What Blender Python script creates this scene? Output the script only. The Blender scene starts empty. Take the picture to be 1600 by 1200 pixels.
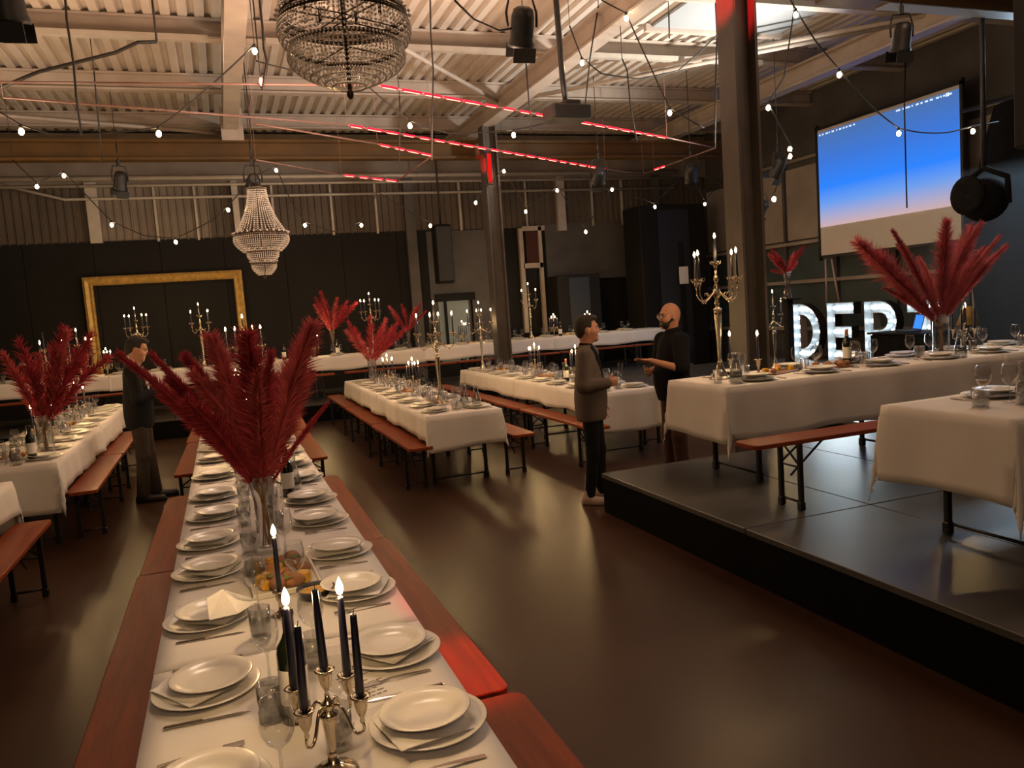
import bpy, bmesh, math, random
import numpy as np
from mathutils import Vector, Matrix
from mathutils.geometry import tessellate_polygon

rnd = random.Random(7)
PI = math.pi
S = bpy.context.scene
COL = S.collection

# ---------------------------------------------------------------- camera
CAM_F, CAM_PITCH, CAM_ROLL, CAM_YAW, CAM_H = 1240.0, 0.0976, -0.0712, 0.344, 1.82


def cam_axes():
    cy, sy = math.cos(CAM_YAW), math.sin(CAM_YAW)
    f = Vector((sy * math.cos(CAM_PITCH), cy * math.cos(CAM_PITCH), -math.sin(CAM_PITCH)))
    r = Vector((cy, -sy, 0.0))
    u = r.cross(f)
    c, s = math.cos(CAM_ROLL), math.sin(CAM_ROLL)
    return c * r + s * u, -s * r + c * u, f


CR, CU, CF = cam_axes()


def at(x, y, X=None, Y=None, z=None):
    """survey helper: where the sight line of photo point (x, y) meets a plane of the hall"""
    d = CF + CR * ((x - 800) / CAM_F) - CU * ((y - 600) / CAM_F)
    if z is not None:
        t = (z - CAM_H) / d.z
    elif X is not None:
        t = X / d.x
    else:
        t = Y / d.y
    return Vector((0, 0, CAM_H)) + d * t


cam_data = bpy.data.cameras.new('camera')
cam_data.sensor_width = 36.0
cam_data.lens = CAM_F * 36.0 / 1600.0
cam_data.clip_start = 0.05
cam_data.clip_end = 80
cam = bpy.data.objects.new('camera', cam_data)
M3 = Matrix((CR, CU, -CF)).transposed()
cam.matrix_world = Matrix.Translation((0, 0, CAM_H)) @ M3.to_4x4()
COL.objects.link(cam)
S.camera = cam

# ---------------------------------------------------------------- world, exposure, fill and spot lights
S.view_settings.view_transform = 'Standard'
S.view_settings.look = 'None'
S.view_settings.gamma = 1.0
S.view_settings.use_curve_mapping = False
S.view_settings.exposure = 0.0
W = bpy.data.worlds.new('night')
S.world = W
W.use_nodes = True
W.node_tree.nodes['Background'].inputs['Color'].default_value = (1.0, 0.62, 0.36, 1)
W.node_tree.nodes['Background'].inputs['Strength'].default_value = 0.02
try:
    c = S.cycles
    c.use_denoising = True
    c.denoiser = 'OPENIMAGEDENOISE'
    c.denoising_input_passes = 'RGB_ALBEDO_NORMAL'
    c.max_bounces = 8
    c.diffuse_bounces = 3
    c.glossy_bounces = 3
    c.transmission_bounces = 6
    c.transparent_max_bounces = 24
    c.caustics_reflective = False
    c.caustics_refractive = False
    c.sample_clamp_indirect = 3.0
    c.sample_clamp_direct = 40.0
    c.use_light_tree = True
    c.use_adaptive_sampling = True
    c.adaptive_threshold = 0.02
except Exception:
    pass


def area_light(name, loc, aim, size, energy, color, size_y=None):
    ld = bpy.data.lights.new(name, 'AREA')
    ld.energy = energy
    ld.color = color
    ld.size = size
    if size_y:
        ld.shape = 'RECTANGLE'
        ld.size_y = size_y
    o = bpy.data.objects.new(name, ld)
    o.location = loc
    o.rotation_euler = (Vector(aim) - Vector(loc)).to_track_quat('-Z', 'Y').to_euler()
    COL.objects.link(o)
    return o


def spot_light(name, loc, aim, energy, color, angle=40, blend=0.5, radius=0.05):
    ld = bpy.data.lights.new(name, 'SPOT')
    ld.energy = energy
    ld.color = color
    ld.spot_size = math.radians(angle)
    ld.spot_blend = blend
    ld.shadow_soft_size = radius
    o = bpy.data.objects.new(name, ld)
    o.location = loc
    o.rotation_euler = (Vector(aim) - Vector(loc)).to_track_quat('-Z', 'Y').to_euler()
    COL.objects.link(o)
    return o


WARM = (1.0, 0.66, 0.42)
# added warm front fill from behind the camera
area_light('rear_fill', (-0.5, -3.6, 4.6), (1.5, 7, 0.6), 3.0, 55, WARM, 1.2)
# added warm fills under the roof, no fixtures there
area_light('overhead_fill', (0.6, 5.2, 5.3), (0.6, 5.2, 0), 2.5, 20, WARM, 1.0)
area_light('overhead_fill', (0.6, 11.0, 5.3), (0.6, 11.0, 0), 2.5, 48, (1.0, 0.70, 0.50), 1.0)
area_light('overhead_fill', (5.6, 4.4, 5.3), (5.6, 4.4, 0), 2.0, 62, WARM, 1.0)
# added fills that brighten the roof from below
area_light('roof_fill', (1.8, 7.6, 3.0), (1.8, 9.0, 6), 1.6, 230, (1.0, 0.62, 0.42), 1.6)
area_light('roof_fill', (-3.4, 9.5, 2.9), (-3.6, 9.6, 6), 1.4, 190, (1.0, 0.66, 0.40), 1.4)
spot_light('roof_fill_spot', (8.3, 8.9, 3.1), (5.9, 10.4, 5.7), 1900, (1.0, 0.93, 0.82), 100, 0.9, 0.25)  # added white fill standing in for letter and projector light on the roof
# narrow spots added to brighten the foreground table
spot_light('table_fill', (0.5, 5.0, 5.1), (0.12, 2.3, 0.77), 185, (1.0, 0.73, 0.56), 36, 0.8, 0.5)
spot_light('table_fill', (0.5, 8.2, 5.1), (0.12, 5.2, 0.77), 200, (1.0, 0.73, 0.56), 36, 0.8, 0.5)
# added cold fills, standing in for screen and letter light on the stage
area_light('stage_fill', (10.6, 7.4, 4.4), (5.2, 4.0, 0.3), 1.2, 90, (0.62, 0.82, 1.0), 1.2)
spot_light('low_fill', (9.0, 9.9, 0.82), (3.9, 4.1, 0.34), 105, (0.80, 0.94, 1.0), 30, 0.9, 0.45)  # added low fill for the letter light passing under the stage table
spot_light('cool_fill', (10.6, 10.6, 4.2), (7.0, 15.3, 1.0), 160, (0.70, 0.88, 1.0), 50, 0.9, 0.3)  # added cool fill on the far end of the back row
# red spots on the two steel columns and on the near bench
spot_light('red_column_spot', (4.25, 6.35, 5.1), (4.92, 6.74, 4.72), 420, (1.0, 0.02, 0.02), 34, 0.5)
spot_light('red_column_spot', (4.50, 13.7, 4.2), (4.97, 14.4, 4.55), 160, (1.0, 0.03, 0.02), 28, 0.5)
spot_light('red_bench_spot', (2.9, 2.6, 4.9), (0.72, 2.78, 0.48), 1500, (1.0, 0.03, 0.02), 9, 0.9)

# ---------------------------------------------------------------- mesh builder
class MB:
    def __init__(s):
        s.v, s.f, s.sm = [], [], []

    def add(s, vs, fs, smooth=False):
        b = len(s.v)
        s.v.extend([tuple(p) for p in vs])
        for f in fs:
            s.f.append(tuple(i + b for i in f))
            s.sm.append(smooth)
        return s

    def box(s, c, d, rot=None, ch=0.0):
        x, y, z = d[0] / 2, d[1] / 2, d[2] / 2
        if ch <= 0:
            vs = [(-x, -y, -z), (x, -y, -z), (x, y, -z), (-x, y, -z), (-x, -y, z), (x, -y, z), (x, y, z), (-x, y, z)]
            fs = [(3, 2, 1, 0), (4, 5, 6, 7), (0, 1, 5, 4), (1, 2, 6, 5), (2, 3, 7, 6), (3, 0, 4, 7)]
        else:
            vs = []
            for zz, k in ((-z, ch), (-z + ch, 0), (z - ch, 0), (z, ch)):
                a, b = x - k, y - k
                q = ch
                vs += [(-a + q, -b, zz), (a - q, -b, zz), (a, -b + q, zz), (a, b - q, zz), (a - q, b, zz), (-a + q, b, zz), (-a, b - q, zz), (-a, -b + q, zz)]
            fs = [tuple(range(7, -1, -1)), tuple(range(24, 32))]
            for l in range(3):
                for i in range(8):
                    fs.append((l * 8 + i, l * 8 + (i + 1) % 8, l * 8 + 8 + (i + 1) % 8, l * 8 + 8 + i))
        if rot is not None:
            vs = [rot @ Vector(p) for p in vs]
        vs = [(p[0] + c[0], p[1] + c[1], p[2] + c[2]) for p in vs]
        return s.add(vs, fs)

    def lathe(s, prof, n=24, c=(0, 0, 0), cap0=True, cap1=True, smooth=True, wob=None):
        vs, fs = [], []
        for j, (r, z) in enumerate(prof):
            for i in range(n):
                a = 2 * PI * i / n
                k = wob(a, z) if wob else 1.0
                vs.append((c[0] + r * k * math.cos(a), c[1] + r * k * math.sin(a), c[2] + z))
        for j in range(len(prof) - 1):
            for i in range(n):
                i2 = (i + 1) % n
                fs.append((j * n + i, j * n + i2, (j + 1) * n + i2, (j + 1) * n + i))
        s.add(vs, fs, smooth)
        b = len(s.v) - len(vs)
        if cap0 and prof[0][0] > 1e-5:
            s.f.append(tuple(b + i for i in range(n - 1, -1, -1))); s.sm.append(False)
        if cap1 and prof[-1][0] > 1e-5:
            k = b + (len(prof) - 1) * n
            s.f.append(tuple(k + i for i in range(n))); s.sm.append(False)
        return s

    def tube(s, pts, r, n=6, cap=True, smooth=True):
        pts = [Vector(p) for p in pts]
        m = len(pts)
        rs = r if isinstance(r, (list, tuple)) else [r] * m
        vs, fs = [], []
        up = None
        for j in range(m):
            t = (pts[min(j + 1, m - 1)] - pts[max(j - 1, 0)])
            t = t.normalized() if t.length > 1e-9 else Vector((0, 0, 1))
            if up is None:
                up = Vector((0, 0, 1)) if abs(t.z) < 0.9 else Vector((1, 0, 0))
            a = t.cross(up)
            if a.length < 1e-6:
                a = t.cross(Vector((0, 1, 0)))
            a.normalize()
            b = a.cross(t).normalized()
            up = b
            for i in range(n):
                an = 2 * PI * (i + .5) / n
                vs.append(pts[j] + a * (rs[j] * math.cos(an)) + b * (rs[j] * math.sin(an)))
        for j in range(m - 1):
            for i in range(n):
                i2 = (i + 1) % n
                fs.append((j * n + i, j * n + i2, (j + 1) * n + i2, (j + 1) * n + i))
        b0 = len(s.v)
        s.add(vs, fs, smooth)
        if cap:
            s.f.append(tuple(b0 + i for i in range(n - 1, -1, -1))); s.sm.append(False)
            s.f.append(tuple(b0 + (m - 1) * n + i for i in range(n))); s.sm.append(False)
        return s

    def ball(s, c, r, n=8, m=5):
        rx, ry, rz = r if isinstance(r, (list, tuple)) else (r, r, r)
        vs, fs = [(c[0], c[1], c[2] - rz)], []
        for j in range(1, m):
            t = PI * j / m
            for i in range(n):
                a = 2 * PI * i / n
                vs.append((c[0] + rx * math.sin(t) * math.cos(a), c[1] + ry * math.sin(t) * math.sin(a), c[2] - rz * math.cos(t)))
        vs.append((c[0], c[1], c[2] + rz))
        for i in range(n):
            fs.append((0, 1 + (i + 1) % n, 1 + i))
            fs.append((len(vs) - 1, 1 + (m - 2) * n + i, 1 + (m - 2) * n + (i + 1) % n))
        for j in range(m - 2):
            for i in range(n):
                i2 = (i + 1) % n
                fs.append((1 + j * n + i, 1 + j * n + i2, 1 + (j + 1) * n + i2, 1 + (j + 1) * n + i))
        return s.add(vs, fs, True)

    def octa(s, c, r, h):
        x, y, z = c
        vs = [(x + r, y, z), (x, y + r, z), (x - r, y, z), (x, y - r, z), (x, y, z + h), (x, y, z - h)]
        return s.add(vs, [(0, 1, 4), (1, 2, 4), (2, 3, 4), (3, 0, 4), (1, 0, 5), (2, 1, 5), (3, 2, 5), (0, 3, 5)])

    def mesh(s, name, m=None):
        me = bpy.data.meshes.new(name)
        me.from_pydata(s.v, [], s.f)
        me.polygons.foreach_set('use_smooth', s.sm)
        if m:
            me.materials.append(m)
        me.update()
        return me

    def obj(s, name, m=None, parent=None):
        return link(name, s.mesh(name, m), parent)


def link(name, me, parent=None, loc=None, rot=None):
    o = bpy.data.objects.new(name, me)
    COL.objects.link(o)
    if parent:
        o.parent = parent
    if loc is not None:
        o.location = loc
    if rot is not None:
        o.rotation_euler = rot
    return o


def tag(o, label, cat, group=None, kind=None):
    if label: o['label'] = label
    if cat: o['category'] = cat
    if group: o['group'] = group
    if kind: o['kind'] = kind
    return o


def thing(name, label, cat, loc=(0, 0, 0), rz=0, group=None, me=None):
    o = link(name, me, None, loc, (0, 0, rz))
    return tag(o, label, cat, group)


def structure(o):
    o['kind'] = 'structure'
    return o


def spawn(proto, name, label, cat, loc, rz=0, group=None, scale=None):
    """proto: (root mesh or None, [(part name, mesh, [(sub name, mesh)...]) ...])"""
    me, parts = proto
    o = thing(name, label, cat, loc, rz, group, me)
    if scale: o.scale = scale
    for p in parts:
        po = link(p[0], p[1], o)
        for q in (p[2] if len(p) > 2 else ()):
            link(q[0], q[1], po)
    return o


def nth(k):
    return ['first', 'second', 'third', 'fourth', 'fifth', 'sixth', 'seventh', 'eighth', 'ninth', 'tenth', 'eleventh', 'twelfth', 'thirteenth', 'fourteenth', 'fifteenth', 'sixteenth', 'seventeenth', 'eighteenth', 'nineteenth', 'twentieth'][k] if k < 20 else '%d%s' % (k + 1, {1: 'st', 2: 'nd', 3: 'rd'}.get((k + 1) % 10, 'th'))


# ---------------------------------------------------------------- materials
def pm(name, col, rough=0.5, metal=0.0, var=0.12, scale=8.0, bump=0.0, bscale=None, coat=0.0, spec=0.5, stretch=None, rvar=0.0, col2=None, detail=4):
    m = bpy.data.materials.new(name)
    m.use_nodes = True
    nt = m.node_tree
    b = nt.nodes['Principled BSDF']
    tc = nt.nodes.new('ShaderNodeTexCoord')
    mp = nt.nodes.new('ShaderNodeMapping')
    nt.links.new(tc.outputs['Object'], mp.inputs['Vector'])
    if stretch: mp.inputs['Scale'].default_value = stretch
    nz = nt.nodes.new('ShaderNodeTexNoise')
    nz.inputs['Scale'].default_value = scale
    nz.inputs['Detail'].default_value = detail
    nt.links.new(mp.outputs['Vector'], nz.inputs['Vector'])
    cr = nt.nodes.new('ShaderNodeValToRGB')
    cr.color_ramp.elements[0].position = 0.3
    cr.color_ramp.elements[1].position = 0.7
    c2 = col2 if col2 else tuple(x * (1 - var) for x in col)
    c1 = col if col2 else tuple(min(1, x * (1 + var * .6)) for x in col)
    cr.color_ramp.elements[0].color = (*c2, 1)
    cr.color_ramp.elements[1].color = (*c1, 1)
    nt.links.new(nz.outputs['Fac'], cr.inputs['Fac'])
    nt.links.new(cr.outputs['Color'], b.inputs['Base Color'])
    b.inputs['Roughness'].default_value = rough
    b.inputs['Metallic'].default_value = metal
    b.inputs['Specular IOR Level'].default_value = spec
    b.inputs['Coat Weight'].default_value = coat
    b.inputs['Coat Roughness'].default_value = 0.15
    if rvar > 0:
        mr = nt.nodes.new('ShaderNodeMapRange')
        mr.inputs['To Min'].default_value = max(0.02, rough - rvar)
        mr.inputs['To Max'].default_value = rough + rvar
        nt.links.new(nz.outputs['Fac'], mr.inputs['Value'])
        nt.links.new(mr.outputs['Result'], b.inputs['Roughness'])
    if bump > 0:
        n2 = nt.nodes.new('ShaderNodeTexNoise')
        n2.inputs['Scale'].default_value = bscale or scale * 4
        nt.links.new(mp.outputs['Vector'], n2.inputs['Vector'])
        bp = nt.nodes.new('ShaderNodeBump')
        bp.inputs['Strength'].default_value = bump
        bp.inputs['Distance'].default_value = 0.01
        nt.links.new(n2.outputs['Fac'], bp.inputs['Height'])
        nt.links.new(bp.outputs['Normal'], b.inputs['Normal'])
    return m


def glow(name, col, strength):
    m = bpy.data.materials.new(name)
    m.use_nodes = True
    nt = m.node_tree
    nt.nodes.remove(nt.nodes['Principled BSDF'])
    e = nt.nodes.new('ShaderNodeEmission')
    e.inputs['Color'].default_value = (*col, 1)
    e.inputs['Strength'].default_value = strength
    nt.links.new(e.outputs[0], nt.nodes['Material Output'].inputs['Surface'])
    return m


def thin_glass(name, tint=(0.97, 0.97, 0.97), ior=1.5, gloss=0.02, strength=1.0):
    m = bpy.data.materials.new(name)
    m.use_nodes = True
    nt = m.node_tree
    nt.nodes.remove(nt.nodes['Principled BSDF'])
    t = nt.nodes.new('ShaderNodeBsdfTransparent')
    t.inputs['Color'].default_value = (*tint, 1)
    g = nt.nodes.new('ShaderNodeBsdfGlossy')
    g.inputs['Roughness'].default_value = gloss
    g.inputs['Color'].default_value = (1, 1, 1, 1)
    lf = nt.nodes.new('ShaderNodeLayerWeight')           # facing weight: same on both sides of the thin wall
    lf.inputs['Blend'].default_value = 0.5
    lw = nt.nodes.new('ShaderNodeMapRange')
    pw = nt.nodes.new('ShaderNodeMath')
    pw.operation = 'POWER'
    pw.inputs[1].default_value = 2.0
    nt.links.new(lf.outputs['Facing'], pw.inputs[0])
    nt.links.new(pw.outputs[0], lw.inputs['Value'])
    lw.inputs['To Min'].default_value = 0.035 * (ior - 1) / 0.5
    lw.inputs['To Max'].default_value = 0.8
    mu = nt.nodes.new('ShaderNodeMath')
    mu.operation = 'MULTIPLY'
    mu.inputs[1].default_value = strength
    mu.use_clamp = True
    mx = nt.nodes.new('ShaderNodeMixShader')
    nt.links.new(lw.outputs[0], mu.inputs[0])
    nt.links.new(mu.outputs[0], mx.inputs[0])
    nt.links.new(t.outputs[0], mx.inputs[1])
    nt.links.new(g.outputs[0], mx.inputs[2])
    nt.links.new(mx.outputs[0], nt.nodes['Material Output'].inputs['Surface'])
    return m


M = {}
M['floor'] = pm('floor_concrete', (0.054, 0.026, 0.016), 0.33, 0, 0.3, 0.9, 0.012, 9, rvar=0.045, detail=3, spec=0.2)
M['deck'] = pm('stage_deck', (0.075, 0.072, 0.07), 0.34, 0, 0.25, 1.6, 0.03, 60, rvar=0.03, detail=2)
M['skirt'] = pm('stage_skirt', (0.004, 0.004, 0.004), 0.9, 0, 0.2, 6, 0.1, spec=0.1)
M['black'] = pm('black_paint', (0.0055, 0.005, 0.005), 0.75, 0, 0.3, 2, spec=0.3)
M['black2'] = pm('black_cloth', (0.008, 0.008, 0.009), 0.95, 0, 0.3, 12, spec=0.1)
M['gear'] = pm('black_gear', (0.015, 0.015, 0.016), 0.45, 0, 0.3, 20)
M['clad'] = pm('wall_cladding', (0.085, 0.066, 0.050), 0.6, 0, 0.25, 1.2)
M['cladlight'] = pm('wall_band', (0.20, 0.165, 0.135), 0.6, 0, 0.2, 2)
M['greywall'] = pm('grey_wall', (0.075, 0.07, 0.068), 0.7, 0, 0.25, 2)
M['rightwall'] = pm('right_wall_panel', (0.34, 0.29, 0.26), 0.7, 0, 0.2, 1.5)
M['teal'] = pm('teal_dark_panel', (0.05, 0.075, 0.085), 0.5, 0, 0.35, 1.2)
M['roof'] = pm('roof_deck', (0.50, 0.44, 0.38), 0.5, 0, 0.14, 1.5)
M['beam'] = pm('beam_paint', (0.40, 0.34, 0.29), 0.5, 0, 0.15, 3)
M['beamdark'] = pm('beam_dark', (0.13, 0.11, 0.10), 0.5, 0, 0.2, 3)
M['col'] = pm('column_paint', (0.062, 0.050, 0.045), 0.45, 0, 0.2, 4)
M['yellow'] = pm('crane_yellow', (0.085, 0.040, 0.004), 0.5, 0, 0.3, 2)
M['pipe'] = pm('pipe_grey', (0.42, 0.38, 0.33), 0.4, 0.2, 0.1, 6)
M['gold'] = pm('gilt_wood', (0.50, 0.32, 0.09), 0.45, 0.25, 0.3, 14, 0.2, 40)
M['cloth'] = pm('white_linen', (0.77, 0.73, 0.70), 0.85, 0, 0.04, 5, 0.12, 7, spec=0.2)
M['wood'] = pm('varnished_spruce', (0.25, 0.048, 0.012), 0.48, 0, 0.3, 3.0, 0.05, 12, spec=0.15, coat=0.04, stretch=(9, 0.7, 9), rvar=0.06, col2=(0.15, 0.026, 0.006), detail=6)
M['woodx'] = pm('varnished_spruce_edge', (0.30, 0.12, 0.04), 0.4, 0, 0.3, 5, stretch=(6, 1, 6))
M['steel'] = pm('black_steel', (0.016, 0.015, 0.014), 0.4, 0.3, 0.2, 10)
M['china'] = pm('white_porcelain', (0.74, 0.71, 0.66), 0.24, 0, 0.02, 4, coat=0.12)
M['paper'] = pm('paper', (0.80, 0.77, 0.74), 0.9, 0, 0.04, 30)
M['cut'] = pm('cutlery_steel', (0.42, 0.38, 0.34), 0.22, 1.0, 0.1, 10)
M['silver'] = pm('tarnished_silver', (0.72, 0.62, 0.46), 0.17, 1.0, 0.12, 18)
M['navy'] = pm('navy_wax', (0.012, 0.012, 0.035), 0.35, 0, 0.2, 10, coat=0.3)
M['wick'] = pm('wick', (0.02, 0.015, 0.01), 0.9)
M['wax_tip'] = pm('pale_wax', (0.5, 0.42, 0.4), 0.4)
M['glass'] = thin_glass('clear_glass', (0.90, 0.905, 0.905), 1.6, 0.02, 1.3)
M['glassthick'] = thin_glass('thick_glass', (0.885, 0.89, 0.885), 1.7, 0.025, 1.35)
M['water'] = thin_glass('water_in_glass', (0.90, 0.92, 0.92), 1.33, 0.0, 1.3)
M['wine'] = thin_glass('white_wine', (0.95, 0.80, 0.50), 1.35, 0.0, 1.2)
M['bottle'] = pm('bottle_glass', (0.008, 0.012, 0.006), 0.08, 0, 0.2, 5, coat=0.5)
M['capsule'] = pm('bottle_capsule', (0.02, 0.01, 0.01), 0.3, 0.2)
M['copper'] = pm('copper_capsule', (0.5, 0.2, 0.12), 0.3, 0.6)
M['flame'] = glow('candle_flame', (1.0, 0.63, 0.27), 620)
M['bulb'] = glow('warm_bulb', (1.0, 0.72, 0.40), 110)
M['dept'] = glow('cool_bulb', (0.86, 0.95, 1.0), 18)
M['led'] = glow('red_led', (1.0, 0.012, 0.035), 2.6)
M['ledhot'] = glow('red_led_core', (1.0, 0.10, 0.06), 16)
M['ledoff'] = pm('led_rope_unlit', (0.22, 0.12, 0.10), 0.3)
M['pampas'] = pm('pampas_red', (0.46, 0.055, 0.075), 0.9, 0, 0.35, 14, spec=0.15)
M['pampas3'] = pm('pampas_hazed', (0.62, 0.16, 0.18), 0.9, 0, 0.35, 14, spec=0.15)  # paler tone puts haze and white stage light into the plume colour
M['pampas2'] = pm('pampas_pink', (0.58, 0.12, 0.13), 0.9, 0, 0.35, 14, spec=0.15)
for _k in ('pampas', 'pampas2', 'pampas3'):                      # feathery strands let some light through
    _nt = M[_k].node_tree
    _b = _nt.nodes['Principled BSDF']
    _t = _nt.nodes.new('ShaderNodeBsdfTranslucent')
    _src = _b.inputs['Base Color'].links[0].from_socket
    _nt.links.new(_src, _t.inputs['Color'])
    _m = _nt.nodes.new('ShaderNodeMixShader')
    _m.inputs[0].default_value = 0.3
    _nt.links.new(_b.outputs[0], _m.inputs[1])
    _nt.links.new(_t.outputs[0], _m.inputs[2])
    _nt.links.new(_m.outputs[0], _nt.nodes['Material Output'].inputs['Surface'])
M['stalk'] = pm('pampas_stalk', (0.30, 0.17, 0.09), 0.7)
M['bread'] = pm('bread_crust', (0.42, 0.19, 0.07), 0.6, 0, 0.35, 22, 0.2, 60)
M['potato'] = pm('brown_roll', (0.33, 0.15, 0.09), 0.7, 0, 0.35, 25, 0.2, 60)
M['fruit'] = pm('yellow_chunk', (0.70, 0.38, 0.03), 0.5, 0, 0.3, 30)
M['green'] = pm('green_herb', (0.18, 0.20, 0.05), 0.6, 0, 0.3, 40)
M['meat'] = pm('cured_meat', (0.36, 0.10, 0.06), 0.5, 0, 0.35, 40)
M['crystal'] = pm('crystal_drop', (0.82, 0.76, 0.70), 0.08, 0.1, 0.3, 60, coat=0.6)
M['bronze'] = pm('chandelier_metal', (0.06, 0.04, 0.025), 0.4, 0.8)
M['cable'] = pm('black_cable', (0.012, 0.010, 0.009), 0.6)
M['white'] = pm('screen_fabric', (0.66, 0.62, 0.58), 0.9, 0, 0.02, 3)
M['letter'] = pm('letter_sheet', (0.34, 0.38, 0.40), 0.4, 0.3, 0.06, 8)
M['skin'] = pm('skin', (0.42, 0.19, 0.12), 0.55, 0, 0.1, 18)
M['skin2'] = pm('skin_fair', (0.48, 0.22, 0.15), 0.5, 0, 0.1, 18)
M['hair'] = pm('dark_hair', (0.012, 0.008, 0.006), 0.75, 0, 0.4, 60, 0.3, 120)
M['hair2'] = pm('brown_hair', (0.020, 0.012, 0.008), 0.75, 0, 0.4, 60, 0.3, 120)
M['greyblazer'] = pm('grey_blazer', (0.125, 0.098, 0.088), 0.9, 0, 0.15, 120, spec=0.2)
M['blackwool'] = pm('black_wool', (0.012, 0.012, 0.014), 0.9, 0, 0.2, 60, spec=0.15)
M['jeans'] = pm('dark_trousers', (0.055, 0.042, 0.036), 0.9, 0, 0.2, 40, spec=0.2)
M['tshirt'] = pm('black_tshirt', (0.008, 0.008, 0.010), 0.95, 0, 0.2, 60, spec=0.1)
M['maroon'] = pm('maroon_trousers', (0.055, 0.018, 0.014), 0.9, 0, 0.2, 40)
M['shirt'] = pm('white_shirt', (0.62, 0.58, 0.54), 0.9)
M['shoe'] = pm('dark_leather', (0.02, 0.014, 0.010), 0.4)
M['lightshoe'] = pm('white_trainer', (0.45, 0.33, 0.28), 0.6)
M['eye'] = pm('eye', (0.03, 0.02, 0.02), 0.2)
M['phoneglow'] = glow('phone_screen', (0.6, 0.75, 1.0), 1.2)
M['bluelaptop'] = glow('blue_display', (0.04, 0.22, 0.9), 1.4)
M['doorlight'] = pm('door_panel_cool', (0.20, 0.26, 0.28), 0.5, 0, 0.2, 2)  # bluish light on the door is put into its colour
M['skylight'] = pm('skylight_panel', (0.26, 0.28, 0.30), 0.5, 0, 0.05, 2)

SZ, PZ = 0.34, 0.34
# ---------------------------------------------------------------- the hall
X0, X1, Y0, Y1, ZR = -7.0, 11.8, -4.0, 17.5, 5.75
structure(MB().box(((X0 + X1) / 2, (Y0 + Y1) / 2, -0.05), (X1 - X0 + .4, Y1 - Y0 + .4, 0.1)).obj('floor', M['floor']))

# corrugated roof sheets, ribs running along the hall
mb = MB()
prof = []
x = X0 - .1
while x < X1 + .1:
    prof += [(x, ZR), (x + .075, ZR), (x + .095, ZR + .05), (x + .155, ZR + .05), (x + .175, ZR)]
    x += .2
vs, fs = [], []
for (px, pz) in prof:
    vs += [(px, Y0, pz), (px, Y1 + .1, pz)]
for i in range(len(prof) - 1):
    fs.append((2 * i, 2 * i + 1, 2 * i + 3, 2 * i + 2))
mb.add(vs, fs)
structure(mb.obj('ceiling', M['roof']))


def ibeam(name, a, b, w, h, m, tf=.03, extra=None):
    """I section between two points of its bottom centre line (axis along x or y)"""
    a, b = Vector(a), Vector(b)
    c = (a + b) / 2
    L = (b - a).length
    ax = abs((b - a).x) > abs((b - a).y)
    mb = MB()
    for z, ww, hh in ((tf / 2, w, tf), (h / 2, w * .14, h - 2 * tf), (h - tf / 2, w, tf)):
        mb.box((c.x, c.y, c.z + z), (L, ww, hh) if ax else (ww, L, hh))
    if extra: extra(mb)
    return structure(mb.obj(name, m))


for y in (4.3, 6.6, 8.9, 11.2, 13.6, 16.0):
    ibeam('roof_beam', (X0, y, ZR - .27), (X1, y, ZR - .27), .16, .265, M['beam'])
for x in (-4.0, 0.48, 4.97, 9.5):
    ibeam('roof_girder', (x, Y0, ZR - .60), (x, Y1, ZR - .60), .24, .325, M['beam'])
# bright cable trunking along two of the beams
for (xa, xb, y) in ((-3.0, .2, 11.0), (.9, 4.6, 11.0), (5.3, 8.6, 11.0), (5.3, 8.2, 8.7)):
    structure(MB().box(((xa + xb) / 2, y, ZR - .31), (xb - xa, .09, .07)).obj('trim_trunking', M['pipe']))
# diagonal roof braces
for a, b in (((-6.5, 11.2), (-1.0, 8.9)), ((-6.4, 13.6), (.4, 16.0)), ((1.2, 9.2), (4.9, 13.4)), ((5.1, 13.4), (9.4, 9.0)), ((5.1, 9.0), (9.2, 4.6)), ((6.6, 11.4), (11.4, 6.8))):
    structure(MB().tube([(a[0], a[1], ZR - .36), (b[0], b[1], ZR - .36)], .035, 6).obj('roof_brace', M['beam']))


def column(x, y):
    mb = MB()
    for s in (-1, 1):
        mb.box((x + s * .12, y, (ZR - .6) / 2), (.03, .27, ZR - .6))
    mb.box((x, y, (ZR - .6) / 2), (.22, .02, ZR - .6))
    mb.box((x, y, .012), (.4, .4, .024))
    return structure(mb.obj('column', M['col']))


column(4.97, 14.25)
column(5.03, 6.78)

# yellow crane runways
ibeam('crane_beam', (X0, 14.78, 4.66), (11.0, 14.78, 4.66), .22, .34, M['yellow'], .05)
yb = at(1430, 12, z=4.75).y
ibeam('crane_beam', (6.2, yb, 4.75), (X1, yb, 4.75), .22, .34, M['yellow'], .05)
structure(MB().box((8.6, yb, 4.742), (3.2, .2, .012)).obj('trim_crane_flange', M['skylight']))  # pale plate standing in for white light on this stretch of beam
# black dropper between the crane beam and the roof
structure(MB().box((at(360, 180, Y=14.78).x, 14.78, 5.25), (.36, .3, .55)).obj('trim_crane_bracket', M['beam']))

# ---------------- back wall
wb = structure(thing('wall_back', None, None))
MB().box(((X0 + X1) / 2, Y1 + .06, ZR / 2), (X1 - X0 + .3, .1, ZR)).obj('backing', M['black'], wb)
# black lower boards with open joints
x = X0
pmesh = MB().box((0, 0, 1.82), (1.19, .03, 3.64)).mesh('black_panel', M['black'])
while x < 4.0:
    link('panel', pmesh, wb, (x + .6, Y1 - .02 - rnd.uniform(0, .012), 0))
    x += 1.2
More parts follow.
